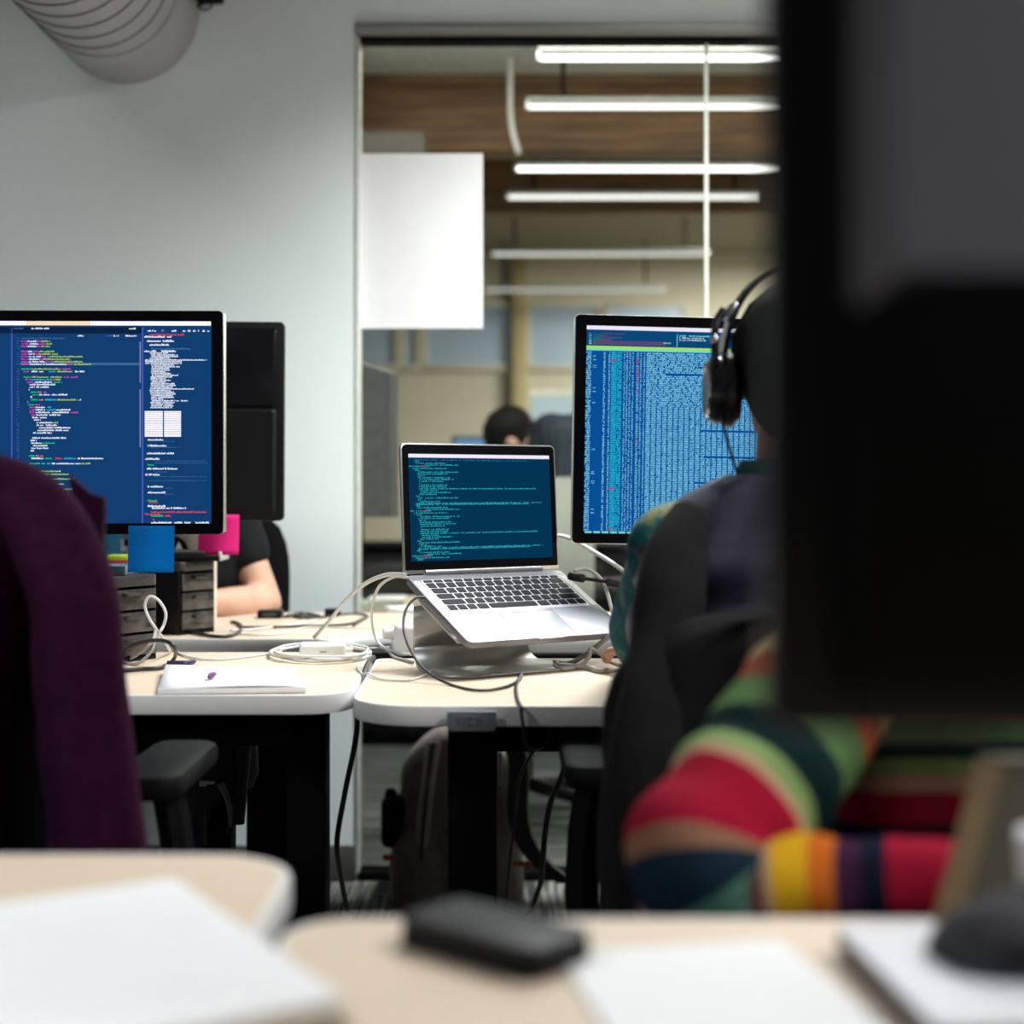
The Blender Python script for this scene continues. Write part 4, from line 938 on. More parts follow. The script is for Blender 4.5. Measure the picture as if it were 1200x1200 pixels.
for i in range(37):
    u = i/36; z = 0.44+0.50*u; wx = 0.185+0.01*math.sin(u*PI); wy = 0.14
    if u > 0.80: q = (u-0.8)/0.2; wx = 0.19-0.125*q**1.4; wy = 0.14-0.07*q
    R0.append([V((BX+wx*math.cos(a), 1.35+wy*math.sin(a)+0.004*math.sin(a*9+z*20), z-0.018*math.cos(2*a)*0.5)) for a in [2*PI*j/40 for j in range(40)]])
    if i < 36: mis.append(swk.index(seq[min(i, len(seq)-1)]))
loft(bm, R0, False, True, mis); o = obj('sweater', bm, sw_mats, t3, angle=180); md = o.modifiers.new('thick', 'SOLIDIFY'); md.thickness = 0.006

# person bending over, behind the glass
dplaid = plaid('dark_plaid', [(0, (0.006, 0.010, 0.018)), (0.4, (0.012, 0.020, 0.028)), (0.62, (0.03, 0.042, 0.045)), (0.8, (0.008, 0.012, 0.03))], 12)
Hd = at(599, 518, 5.5)
shn, shf = at(664, 522, 5.15), at(650, 512, 5.55)
plv = V((0.62, 5.35, 0.93)); cst = at(676, 545, 5.35)
t4 = thing('person', 'person in a dark plaid shirt bending forward behind the glass', 'person', (0.62, 5.35, 0), world=True)
bm = NB(); f = V((-1, 0.15, -0.75)).normalized(); up_ = V((-0.75, 0, 1)).normalized(); up_ = (up_-f*up_.dot(f)).normalized(); Rh = M((f.cross(up_), f, up_)).transposed()
head_shape(bm, Hd, Rh)
def bent(bm, g):
    Rb = V((plv-cst)).to_track_quat('Z', 'Y').to_matrix().to_4x4()
    sphere(bm, plv, (0.12+g, 0.165+g, 0.13+g)); sphere(bm, plv.lerp(cst, 0.5), (0.115+g, 0.15+g, 0.24), Rb); sphere(bm, cst, (0.12+g, 0.17+g, 0.2), Rb); capsule(bm, shn, shf, 0.06+g, 0.06+g)
    capsule(bm, cst+V((0, 0, 0.03)), (shn+shf)/2+V((-0.03, 0, 0.02)), 0.10+g, 0.07+g)
bent(bm, 0); capsule(bm, (shn+shf)/2, Hd+V((0.05, 0, -0.03)), 0.06, 0.055)
e1 = at(668, 610, 5.0); w1_ = V((-0.02, 5.0, 0.86))
e2 = V((0.12, 5.65, 0.95)); w2_ = V((-0.05, 5.72, 0.84))
for a, b, c_, sd in ((shn, e1, w1_, 1), (shf, e2, w2_, -1)):
    capsule(bm, a, b, 0.048, 0.04); capsule(bm, b, c_, 0.04, 0.028); hand(bm, c_, (-1, 0, -0.1), (0, 0, 1), sd)
for s in (-1, 1):
    hp = plv+V((0, s*0.09, -0.03)); kn = V((0.58, 5.35+s*0.1, 0.50)); an = V((0.66, 5.35+s*0.1, 0.09))
    capsule(bm, hp, kn, 0.085, 0.056); capsule(bm, kn, an, 0.054, 0.036); capsule(bm, an+V((0, 0, -0.03)), an+V((-0.15, 0, -0.045)), 0.034, 0.028)
remesh('body', bm, skin_m, t4, 0.008, 6)
bm = NB(); sphere(bm, Hd+Rh @ V((0, -0.018, 0.034)), (0.087, 0.102, 0.096), Rh.to_4x4(), 28, 18); sphere(bm, Hd+Rh @ V((0, -0.05, -0.02)), (0.076, 0.07, 0.075), Rh.to_4x4(), 24, 14)
for v in bm.verts: v.co += (v.co-Hd).normalized()*(noise.noise(v.co*40)*0.006)
obj('hair', bm, hair_m, t4, angle=180)
bm = NB(); bent(bm, 0.014)
for a, b, c_ in ((shn, e1, w1_), (shf, e2, w2_)): capsule(bm, a, b, 0.064, 0.058); capsule(bm, b, b.lerp(c_, 0.85), 0.057, 0.042)
remesh('plaid_shirt', bm, dplaid, t4, 0.010, 8)
bm = NB(); sphere(bm, plv+V((0, 0, -0.03)), (0.135, 0.18, 0.13))
for s in (-1, 1):
    hp = plv+V((0, s*0.09, -0.03)); kn = V((0.58, 5.35+s*0.1, 0.50)); an = V((0.66, 5.35+s*0.1, 0.09)); capsule(bm, hp, kn, 0.1, 0.072); capsule(bm, kn, an+V((0, 0, 0.02)), 0.07, 0.055)
remesh('trousers', bm, denim_m, t4, 0.012, 6)
for s in (-1, 1):
    an = V((0.66, 5.35+s*0.1, 0.09)); bm = NB(); capsule(bm, an+V((0.02, 0, -0.04)), an+V((-0.16, 0, -0.052)), 0.046, 0.036); obj('shoe', bm, shoe_m, t4, angle=180)
# pale grey swivel chair close behind the glass
pale_m = mat('pale_grey_shell', (0.42, 0.42, 0.38), 0.5, var=0.04)
t = office_chair('pale grey shell chair close behind the glass, right of the silver laptop', (0.03, 4.62, 0), 2.9, arms=False, back=(0.38, 0.50, 1.06), ma=pale_m)
t['group'] = 'chairs behind the glass'

# ------------------------------------------------------------ purple jacket on the near-left chair
pur_m = mat('purple_wool', (0.024, 0.0028, 0.017), 0.95, var=0.25, scale=50, bump=0.3, spec=0.1)
t = thing('jacket', 'dark purple jacket draped over the back of the near-left office chair', 'jacket', (-0.70, 1.66, 0.5), world=True)
bm = NB(); R0 = []
for z, hw_, dx in ((0.50, 0.160, -0.02), (0.60, 0.163, -0.02), (0.72, 0.166, -0.02), (0.84, 0.170, -0.015), (0.93, 0.185, 0), (0.985, 0.20, 0.005), (1.02, 0.19, 0.005), (1.045, 0.155, 0), (1.058, 0.10, 0)):
    ring = []
    for j in range(56):
        a = 2*PI*j/56; c_, s_ = math.cos(a), math.sin(a)
        p = V((-0.70+dx+hw_*math.copysign(abs(c_)**0.75, c_), 1.635+0.075*s_, z)); p.y += 0.012*math.sin(c_*13+1)*max(0, 1.05-z)*2 if s_ < 0 else 0; ring.append(p)
    R0.append(ring)
loft(bm, R0); obj('back_panel', bm, pur_m, t, angle=180)
for s in (-1, 1):
    bm = NB(); path = spline([(-0.70+s*0.12, 1.63, 1.032), (-0.70+s*0.182, 1.615, 1.000), (-0.70+s*0.222, 1.60, 0.925), (-0.70+s*0.236, 1.595, 0.80), (-0.70+s*0.248, 1.595, 0.68), (-0.70+s*0.262, 1.60, 0.54)], 8)
    rg = sweep_rings(path, lambda u: 0.030+0.008*min(1, u*3)+0.014*u, 28)
    for i, r_ in enumerate(rg):
        for j, p in enumerate(r_): r_[j] = p+(p-path[i]).normalized()*(0.007*math.sin(j/28*2*PI*3+i*0.05)+0.004*noise.noise(p*14))
    loft(bm, rg); sl = obj('sleeve', bm, pur_m, t, angle=180)
bm = NB(); tube(bm, [(-0.86, 1.60, 1.03), (-0.78, 1.585, 1.045), (-0.70, 1.58, 1.05), (-0.62, 1.585, 1.045), (-0.56, 1.60, 1.03)], 0.022, 12); obj('collar', bm, pur_m, t, angle=180)
bm = NB(); q = [at(80, 556, 1.72), at(104, 578, 1.72), at(121, 583, 1.72), at(122, 600, 1.72), at(119, 650, 1.72), at(95, 650, 1.72)]
loft(bm, [[p for p in q], [p+V((0, 0.012, 0)) for p in q]]); obj('lapel', bm, pur_m, t)

# ------------------------------------------------------------ dark monitor close to the camera, its back to us
ND = 0.62
a = at(905, 860, ND)
nx0, nz0 = a.x, a.z; nw, nh = 0.56, 0.40
t = thing('monitor', 'very near blurred black monitor back filling the right of the picture', 'monitor', (nx0, ND, nz0), (0, 0, 0))
bm = NB(); prism(bm, rounded(0, 0, nw, nh, 0.008, 4), 0, 0.03, 0.004, mx=M(((1, 0, 0, 0), (0, 0, 1, 0), (0, 1, 0, 0), (0, 0, 0, 1)))); obj('housing', bm, plastic_m, t)
bm = NB()
o_ = rounded(0.024, 0.018, nw-0.02, nh-0.02, 0.012, 4)
zt_ = 0.188
loft(bm, [[V((x, 0.001, z)) for x, z in rounded(0.032, zt_-0.02, nw-0.032, nh-0.018, 0.012, 4)], [V((x, -0.018-0.016*(1-(z-zt_)/0.2), z)) for x, z in rounded(0.045, zt_, nw-0.045, nh-0.03, 0.010, 4)]])
obj('upper_back', bm, mat('painted_sheen_back', (0.13, 0.13, 0.15), 0.5, var=0.04), t)  # grey base colour paints in the light on the black back's upper half
bm = NB(); loft(bm, [[V((x, 0.001, z)) for x, z in rounded(0.022, 0.015, nw-0.022, zt_-0.015, 0.012, 4)], [V((x, -0.010-0.026*(z/zt_), z)) for x, z in rounded(0.036, 0.03, nw-0.036, zt_-0.005, 0.010, 4)]])
obj('lower_back', bm, black_m, t)
bm = NB(); box(bm, (nw*0.72, -0.045, -0.02), (0.07, 0.025, 0.30), 0.006); obj('stand_neck', bm, black_m, t)
bm = NB(); box(bm, (nw*0.72, -0.03, 0.73-nz0+0.008), (0.22, 0.17, 0.015), 0.005); obj('stand_foot', bm, black_m, t)
bm = NB(); box(bm, (nw/2, 0.0305, nh/2), (nw-0.03, 0.002, nh-0.03)); obj('screen', bm, emit('hidden_screen', rgb(20, 60, 100)), t)

# ------------------------------------------------------------ things on the near desks
def slab(t, name, quad, z0, z1, ma, bev=0.002, r=0.0):
    """quad: four world (x, y) corners"""
    bm = NB(); prism(bm, quad, z0, z1, bev); return obj(name, bm, ma, t)
def quad_round(c, ax, sx, sy, r):
    ax = V(ax).normalized(); ay = V((-ax.y, ax.x)); return [tuple(V(c)+ax*x+ay*y) for x, y in rounded(-sx/2, -sy/2, sx/2, sy/2, r, 5)]
TZ = DZ+0.001
P0 = on(208, 1022, 0.752); P1 = on(408, 1160, 0.752)
yax = V((P1.x-P0.x, P1.y-P0.y)).normalized(); Ln = (V((P1.x, P1.y))-V((P0.x, P0.y))).length
xax = V((yax.y, -yax.x))
wn_ = 0.235; cN = V((P0.x, P0.y))+yax*Ln/2+xax*wn_/2
t = thing('notebook', 'large white open pad on the near-left desk', 'notebook', (cN.x, cN.y, DZ), world=True)
slab(t, 'cover', quad_round(cN, xax, wn_+0.006, Ln+0.006, 0.006), TZ, TZ+0.002, mat('kraft_cover', (0.30, 0.20, 0.11), 0.7))
slab(t, 'page_block', quad_round(cN, xax, wn_, Ln, 0.004), TZ+0.002, TZ+0.0165, mat('page_edges', (0.66, 0.63, 0.57), 0.85), 0.002)
slab(t, 'top_page', quad_round(cN+xax*0.001, xax, wn_-0.003, Ln-0.003, 0.004), TZ+0.0165, TZ+0.0172, paper_m, 0)
bm = NB()
for i in range(9): q = cN+yax*(-Ln/2+0.035+0.028*i); box(bm, (0, 0, 0), (wn_*0.86, 0.0006, 0.0002), mx=M.Translation((q.x, q.y, TZ+0.01735)) @ M.Rotation(math.atan2(xax.y, xax.x), 4, 'Z'))
obj('ruled_lines', bm, mat('ruling_grey', (0.70, 0.71, 0.73), 0.9), t)

t = thing('hard_drive', 'flat black rounded case lying at the far edge of the near-right desk', 'case', (0, 0.88, DZ), world=True)
q = [on(x, y, 0.752) for x, y in ((470, 1068), (618, 1116), (706, 1082), (530, 1048))]
c = sum((V((p.x, p.y)) for p in q), V((0, 0)))/4
ax = V((q[2].x-q[3].x, q[2].y-q[3].y))+V((q[1].x-q[0].x, q[1].y-q[0].y)); sx = ax.length/2; sy = ((V((q[1].x-q[2].x, q[1].y-q[2].y))).length+(V((q[0].x-q[3].x, q[0].y-q[3].y))).length)/2
slab(t, 'case', quad_round(c, ax, sx, sy, 0.012), TZ, TZ+0.013, plastic_m, 0.002)
slab(t, 'lid', quad_round(c, ax, sx-0.001, sy-0.001, 0.012), TZ+0.0138, TZ+0.020, mat('soft_black_lid', (0.018, 0.018, 0.019), 0.5, spec=0.4), 0.004)
slab(t, 'seam', quad_round(c, ax, sx-0.004, sy-0.004, 0.010), TZ+0.0125, TZ+0.0142, black_m, 0)

p0, p1, p2 = on(652, 1112, 0.734), on(915, 1098, 0.734), on(925, 1198, 0.734)
ax = V((p1.x-p0.x, p1.y-p0.y)); aw = ax.length; axn = ax.normalized(); ayn = V((-axn.y, axn.x))
c = V((p0.x, p0.y))+axn*aw/2-ayn*0.14
single('paper_sheet', (lambda b: (prism(b, quad_round(c, ax, aw, 0.28, 0.002), TZ, TZ+0.0012, 0), b)[1])(NB()), paper_m, 'white sheet of paper on the near-right desk in front of the black case', 'paper')

p0, p1 = on(976, 1084, 0.748), on(1082, 1190, 0.748)
ay = V((p1.x-p0.x, p1.y-p0.y)); Ls = ay.length; ayn = ay.normalized(); axn = V((-ayn.y, ayn.x)); axn = axn if axn.x > 0 else -axn
c = V((p0.x, p0.y))+ayn*(Ls/2+0.01)+axn*0.085
t = thing('tablet', 'silver-white closed tablet computer lying beside the kraft box', 'tablet', (c.x, c.y, DZ), world=True)
slab(t, 'body', quad_round(c, axn, 0.17, Ls+0.02, 0.010), TZ+0.003, TZ+0.015, mat('tablet_side', (0.16, 0.13, 0.11), 0.5, 0.3), 0.003)
slab(t, 'lid', quad_round(c, axn, 0.169, Ls+0.019, 0.010), TZ+0.015, TZ+0.0175, mat('tablet_lid', (0.70, 0.70, 0.74), 0.5, var=0.01), 0.001)
bm = NB()
for sx in (-0.07, 0.07):
    for sy in (-0.06, 0.06): qq = c+axn*sx+ayn*sy; cyl(bm, (qq.x, qq.y, TZ), (qq.x, qq.y, TZ+0.004), 0.006, n=12)
obj('feet', bm, black_m, t)

# kraft box, dark pouch and white cup at the right edge
kr_m = mat('lit_kraft', (0.36, 0.25, 0.135), 0.8, var=0.08, scale=40); kr2 = mat('shaded_kraft', (0.085, 0.075, 0.05), 0.8, var=0.08, scale=40)  # one board in two tones: narrow face painted lit, front painted shaded
b0 = on(1092, 1089, 0.732); tp = at(1148, 884, b0.y+0.012)
t = thing('document_box', 'leaning brown kraft document box at the right edge of the near desk', 'box', (b0.x+0.08, b0.y, DZ), world=True)
dx, hgt = tp.x-b0.x, tp.z-b0.z
base = [V((b0.x, b0.y, DZ+0.0005)), V((b0.x+0.010, b0.y-0.020, DZ+0.0005)), V((b0.x+0.26, b0.y-0.018, DZ+0.0005)), V((b0.x+0.26, b0.y+0.014, DZ+0.0005))]
lean = V((dx, 0.012, hgt))
bm = NB(); loft(bm, [base, [p+lean for p in base]]); obj('shell', bm, kr2, t)
e_ = V((-0.0012, -0.0006, 0)); st_ = [base[0]+e_, base[1]+e_]
bm = NB(); loft(bm, [[st_[0], st_[1], st_[1]+V((0.0012, -0.0008, 0)), st_[0]+V((0, 0.001, 0))], [q+lean for q in (st_[0], st_[1], st_[1]+V((0.0012, -0.0008, 0)), st_[0]+V((0, 0.001, 0)))]]); obj('spine', bm, kr_m, t)
bm = NB(); loft(bm, [[p+lean*0.985+(p-base[3])*0.01+V((0, -0.001, 0)) for p in base], [p+lean*1.01+(p-base[3])*0.01+V((0, -0.001, 0)) for p in base]]); obj('lid', bm, kr2, t)

pc = on(1180, 1150, 0.735)
t = thing('pouch', 'dark grey cloth pouch on the desk in front of the kraft box', 'pouch', (pc.x, pc.y, DZ), world=True)
bm = NB(); R0 = []
for z, r_ in ((0.0005, 0.036), (0.008, 0.046), (0.020, 0.052), (0.034, 0.050), (0.046, 0.042), (0.054, 0.028), (0.058, 0.010)):
    R0.append([V((pc.x+0.012+r_*1.15*math.cos(a)*(1+0.08*math.sin(3*a+z*40)), pc.y+r_*0.9*math.sin(a)*(1+0.06*math.sin(4*a)), DZ+z+0.004*math.sin(2*a)*(1 if z > 0.01 else 0))) for a in [2*PI*j/28 for j in range(28)]])
loft(bm, R0); obj('bag', bm, mat('dark_grey_cloth', (0.045, 0.045, 0.05), 0.9, var=0.2, scale=60, bump=0.3), t, angle=180)
bm = NB(); tube(bm, [(pc.x-0.035, pc.y-0.022, DZ+0.03), (pc.x, pc.y-0.043, DZ+0.034), (pc.x+0.04, pc.y-0.034, DZ+0.032)], 0.0025); obj('zip', bm, black_m, t)
cc = V((0.345, 0.91)); 
t = thing('cup', 'white cup rim peeking above the dark pouch at the right edge', 'cup', (cc.x, cc.y, DZ), world=True)
bm = NB(); lathe(bm, [(0.022, 0.0008), (0.030, 0.004), (0.034, 0.05), (0.036, 0.088), (0.034, 0.088), (0.031, 0.05), (0.027, 0.008), (0.001, 0.006)], (cc.x, cc.y, DZ), 28); obj('body', bm, white_m, t)
bm = NB(); tube(bm, [(cc.x+0.034, cc.y, DZ+0.07), (cc.x+0.056, cc.y, DZ+0.064), (cc.x+0.056, cc.y, DZ+0.036), (cc.x+0.033, cc.y, DZ+0.028)], 0.005); obj('handle', bm, white_m, t)

# ------------------------------------------------------------ clutter round the left monitor
clear_m = mat('smoky_clear_drawer', (0.055, 0.05, 0.045), 0.2, var=0.8, scale=25, spec=0.6)
rim_m = mat('dark_grey_plastic', (0.035, 0.032, 0.033), 0.35, var=0.1)
def tower(label, cx, cy, wdt, dep, hgt, yaw, n=3):
    t = thing('drawer_tower', label, 'desk organizer', (cx, cy, DZ), (0, 0, yaw), group='desktop drawer towers')
    bm = NB(); th = 0.004
    box(bm, (-wdt/2+th/2, 0, hgt/2), (th, dep, hgt), 0.001); box(bm, (wdt/2-th/2, 0, hgt/2), (th, dep, hgt), 0.001); box(bm, (0, dep/2-th/2, hgt/2), (wdt-2*th, th, hgt), 0.001); box(bm, (0, 0, 0.004), (wdt-2*th, dep, 0.007), 0.001)
    obj('frame', bm, plastic_m, t)
    bm = NB(); prism(bm, rounded(-wdt/2-0.004, -dep/2-0.006, wdt/2+0.004, dep/2+0.004, 0.018, 5), hgt, hgt+0.020, 0.003); obj('lid', bm, rim_m, t)
    dh = (hgt-0.010)/n
    for i in range(n):
        bm = NB(); z = 0.009+dh*i
        box(bm, (0, -dep/2-0.002, z+dh/2-0.001), (wdt-2*th-0.002, 0.006, dh-0.004), 0.002); box(bm, (0, 0, z+0.004), (wdt-2*th-0.003, dep-0.012, 0.003))
        for s in (-1, 1): box(bm, (s*(wdt/2-th-0.003), 0, z+dh*0.4), (0.002, dep-0.012, dh*0.7))
        dr = obj('drawer', bm, clear_m, t)
        bm = NB(); box(bm, (0, -dep/2-0.009, z+dh*0.72), (wdt*0.36, 0.012, 0.007), 0.002); obj('drawer_lip', bm, clear_m, dr)
        bm = NB(); rg = random.Random(int(cx*1000)+i)
        for k in range(5): box(bm, (rg.uniform(-0.3, 0.3)*wdt, -dep/2+0.02+rg.uniform(0, 0.03), z+dh*0.35), (0.018, 0.012, dh*rg.uniform(0.3, 0.6)), 0.002, mx=None)
        obj('contents', bm, mat('drawer_contents', (0.25, 0.22, 0.18), 0.6, var=0.4, scale=40), dr)
    return t
tA = tower('black drawer tower on the left desk, with the white cable loop in front', -0.703, 2.585, 0.12, 0.12, 0.128, math.radians(58))
tB = tower('black drawer tower with clear drawers on the far desk, under a black tray', -0.684, 3.07, 0.10, 0.10, 0.128, math.radians(57))
z = DZ+0.148
single('slate_box', (lambda b: (box(b, (-0.70, 2.585, z+0.0085), (0.085, 0.09, 0.016), 0.002, mx=None), b)[1])(NB()), mat('slate_blue', (0.10, 0.15, 0.20), 0.5), 'flat slate-blue box on top of the front drawer tower', 'box')
zB = DZ+0.1485
t = thing('paper_tray', 'black tray on the rear drawer tower, right of the blue note', 'tray', (-0.645, 3.06, zB), world=True)
bm = NB(); box(bm, (-0.655, 3.06, zB+0.006), (0.13, 0.10, 0.0115), 0.003); obj('tray', bm, plastic_m, t)
bm = NB(); box(bm, (-0.6665, 3.06, zB+0.0165), (0.088, 0.08, 0.009), 0.003); obj('upper_tray', bm, rim_m, t)
bm = NB(); box(bm, (-0.591, 3.06, zB+0.010), (0.006, 0.09, 0.019), 0.002); obj('pale_edge', bm, mat('pale_plastic', (0.5, 0.48, 0.45), 0.4), t)
a, b = at(186, 640, 3.14), at(246, 606, 3.14)
t = thing('cream_box', 'cream card box with a black arch and white triangle, behind the left monitor', 'box', ((a.x+b.x)/2, 3.17, DZ), world=True)
bm = NB(); box(bm, ((a.x+b.x)/2, 3.20, (zB+b.z+0.01)/2), (b.x-a.x, 0.05, b.z+0.01-zB), 0.002); obj('carton', bm, mat('cream_card', (0.52, 0.46, 0.36), 0.8, var=0.03), t)
g = at(203, 647, 3.17)
out = [(0.031*math.cos(PI*i/16), 0.033*math.sin(PI*i/16)) for i in range(17)]
bm = NB(); prism(bm, out, 0, 0.001, 0, mx=M.Translation((g.x, 3.1745, g.z)) @ M.Rotation(PI/2, 4, 'X')); obj('black_arch', bm, black_m, t)
bm = NB(); prism(bm, [(-0.009, 0.0), (0.010, 0.0), (0.001, 0.019)], 0, 0.001, 0, mx=M.Translation((g.x+0.010, 3.1733, g.z+0.003)) @ M.Rotation(PI/2, 4, 'X')); obj('white_triangle', bm, paper_m, t)
a = at(243, 690, 3.22)
single('paper_roll', (lambda b: (lathe(b, [(0.008, 0), (0.011, 0.001), (0.011, 0.150), (0.008, 0.151)], (a.x-0.001, 3.27, DZ+0.0005), 20), b)[1])(NB()), mat('cream_roll', (0.66, 0.61, 0.50), 0.8), 'cream paper roll standing right of the rear drawer tower', 'roll')
# box with lettering in the gap
t = thing('game_box', 'black box with pale letters standing behind the drawer towers', 'box', (-0.76, 3.30, DZ), world=True)
a, b = at(150, 736, 3.30), at(200, 672, 3.30)
bm = NB(); box(bm, ((a.x+b.x)/2, 3.33, (DZ+b.z)/2+0.0005), (b.x-a.x, 0.05, b.z-DZ), 0.002); obj('carton', bm, black_m, t)
bm = NB(); box(bm, ((a.x+b.x)/2, 3.304, b.z-0.008), (b.x-a.x-0.004, 0.002, 0.007)); obj('red_band', bm, mat('brick_red', (0.35, 0.05, 0.03), 0.6), t)
bm = NB(); box(bm, ((a.x+b.x)/2, 3.304, b.z-0.016), (b.x-a.x-0.004, 0.002, 0.008)); obj('cream_band', bm, mat('cream_card', (0.5, 0.5, 0.5)), t)
bm = NB(); q = at(193, 693, 3.303); box(bm, (q.x, 3.304, q.z), (0.014, 0.002, 0.026)); obj('orange_picture', bm, mat('orange_print', (0.45, 0.13, 0.01), 0.6, var=0.6, scale=120), t)
cm = mat('letter_cream', (0.42, 0.40, 0.30), 0.7)
bm = NB()
for cxp in (183, 193):
    c0 = at(cxp, 711, 3.3025); pts = [(c0.x+0.0095*math.cos(a)*(0.85), 3.3035, c0.z+0.011*math.sin(a)) for a in ([0.7+(2*PI-1.4)*i/14 for i in range(15)] if cxp == 183 else [PI/2+2*PI*i/16 for i in range(17)])]
    tube(bm, pts, 0.0026, 6, 2)
obj('lettering', bm, cm, t)
# bright books left of the blue note
t = thing('picture_book', 'blue and green picture book left of the blue sticky note', 'book', (-0.80, 3.30, DZ), world=True)
a, b = at(128, 660, 3.20), at(154, 612, 3.20)
bm = NB(); box(bm, ((a.x+b.x)/2-0.01, 3.215, (DZ+b.z)/2), (b.x-a.x+0.03, 0.02, b.z-DZ), 0.002); obj('pages', bm, mat('book_blue', (0.03, 0.22, 0.35), 0.6), t)
for nm, x0, x1, y0, y1, c in (('green_print', 149, 156, 612, 648, (0.20, 0.36, 0.03)), ('white_print', 141, 150, 632, 646, (0.5, 0.52, 0.55)), ('pink_print', 146, 149, 625, 640, (0.45, 0.06, 0.22))):
    p, q = at(x0, y1, 3.203), at(x1, y0, 3.203); bm = NB(); box(bm, ((p.x+q.x)/2, 3.2042, (p.z+q.z)/2), (q.x-p.x, 0.0015, q.z-p.z)); obj(nm, bm, mat(nm, c, 0.6), t)
for nm, y0, y1, c, lb in (('note_stack', 650, 655.5, (0.45, 0.60, 0.02), 'small yellow-green note stack above the red one, beside the blue note'), ('note_stack', 655.5, 664, (0.40, 0.02, 0.06), 'small dark red note stack under the yellow-green one')):
    p, q = at(141, y1, 3.05), at(158, y0, 3.05); bm = NB(); box(bm, ((p.x+q.x)/2-0.01, 3.04, (p.z+q.z)/2), (q.x-p.x+0.02, 0.05, q.z-p.z), 0.001); single('note_stack', bm, mat('note_'+str(int(y0)), c, 0.7), lb, 'notes')

# paper pad with a purple pen on the left desk
q = [on(x, y, 0.742) for x, y in ((193, 781), (185, 805), (359, 803), (347, 781))]
t = thing('paper_pad', 'white paper pad with purple scribble on the left desk edge', 'notepad', ((q[0].x+q[2].x)/2, (q[0].y+q[2].y)/2, DZ), world=True)
ql = [(p.x, p.y) for p in (q[1], q[2], q[3], q[0])]
slab(t, 'sheets', ql, TZ, TZ+0.008, paper_m, 0.001)
ctr = V((sum(p[0] for p in ql)/4, sum(p[1] for p in ql)/4)); ql2 = [tuple(ctr+(V(p)-ctr)*0.985) for p in ql]
bm = NB(); R0 = []
for i in range(9):
    u = i/8; R0.append([V((*(V(ql2[0]).lerp(V(ql2[1]), u)), TZ+0.0085+0.004*math.sin(u*PI)*u)), V((*(V(ql2[3]).lerp(V(ql2[2]), u)), TZ+0.0085+0.006*(1-u)))])
loft(bm, R0, cap=False, close=False); ts = obj('top_sheet', bm, paper_m, t); md = ts.modifiers.new('thick', 'SOLIDIFY'); md.thickness = 0.0005
bm = NB(); g = on(248, 791, 0.748); tube(bm, [(g.x+0.002, g.y+0.02, 0.7475), (g.x, g.y, 0.7478), (g.x-0.001, g.y-0.018, 0.747)], lambda u: 0.0045*math.sin(PI*(0.15+0.7*u)), 8); obj('purple_scribble', bm, mat('purple_ink', (0.11, 0.02, 0.12), 0.6), t)
g0, g1 = on(196, 777, 0.737), on(220, 775, 0.737)
bm = NB(); tube(bm, [(g0.x, g0.y, 0.7365), (g0.x+0.03, g0.y+0.004, 0.7365), (g1.x+0.012, g1.y+0.006, 0.7365)], lambda u: 0.0045-0.003*max(0, (u-0.9)/0.1), 10)
single('pen', bm, mat('dark_blue_pen', (0.02, 0.012, 0.06), 0.35), 'dark blue pen lying behind the white paper pad', 'pen')

# ------------------------------------------------------------ chargers, plugs, adapters
def brick(name, label, px, py, sx, sy, sz, yaw, ma=white_m, z0=DZ, d=None):
    c = on(px, py, z0)
    t = thing(name, label, 'adapter', (c.x, c.y, z0+0.0005), (0, 0, yaw))
    bm = NB(); box(bm, (0, 0, sz/2), (sx, sy, sz), min(sz, sx, sy)*0.22, 3); obj('body', bm, ma, t); return t, c
t, c = brick('power_adapter', 'white laptop charger block in the cable coil on the left desk', 378, 771, 0.080, 0.055, 0.026, 0.15)
bm = NB(); box(bm, (0, -0.0277, 0.013), (0.012, 0.0008, 0.002)); obj('printed_mark', bm, greyc_m, t)
bm = NB(); cyl(bm, (0.038, 0, 0.013), (0.052, 0.003, 0.012), 0.007, 0.004, 12); obj('strain_relief', bm, white_m, t)
t, c = brick('plug_block', 'white plug block standing beside the laptop stand', 475, 768, 0.045, 0.05, 0.056, 0.3)
bm = NB(); cyl(bm, (-0.022, 0, 0.040), (-0.040, 0.0, 0.040), 0.012, 0.010, 14); obj('plug', bm, white_m, t)
for y_ in (-0.006, 0.006):
    bm = NB(); box(bm, (0.0235, y_, 0.036), (0.003, 0.004, 0.014)); obj('socket_slot', bm, plastic_m, t)
c = at(440, 748, 2.83)
t = thing('power_strip', 'white power strip bridging the slot between the desks', 'power strip', (c.x, 2.83, DZ), (0, 0, 0.9))
bm = NB(); box(bm, (0, -0.02, 0.012), (0.30, 0.048, 0.022), 0.006, 3); obj('body', bm, white_m, t)
for i in range(4):
    bm = NB(); cyl(bm, (-0.10+0.065*i, -0.02, 0.022), (-0.10+0.065*i, -0.02, 0.0236), 0.016, n=16); so_ = obj('socket', bm, mat('socket_grey', (0.45, 0.45, 0.44), 0.5), t)
t, c = brick('power_adapter', 'small black adapter on the far desk by the elbow', 317, 724, 0.056, 0.05, 0.018, 0.05, plastic_m)
bm = NB(); box(bm, (0, -0.0252, 0.009), (0.03, 0.0006, 0.007)); obj('rating_label', bm, mat('dim_label', (0.05, 0.05, 0.045), 0.5), t)
t, c = brick('usb_hub', 'black cable joint lump on the far desk near the wall corner', 389, 722, 0.034, 0.03, 0.017, 0.1, plastic_m)
bm = NB(); box(bm, (0.019, 0, 0.008), (0.006, 0.012, 0.006), 0.001); obj('port', bm, alu_m, t)
bm = NB(); c = on(473, 715, 0.732)
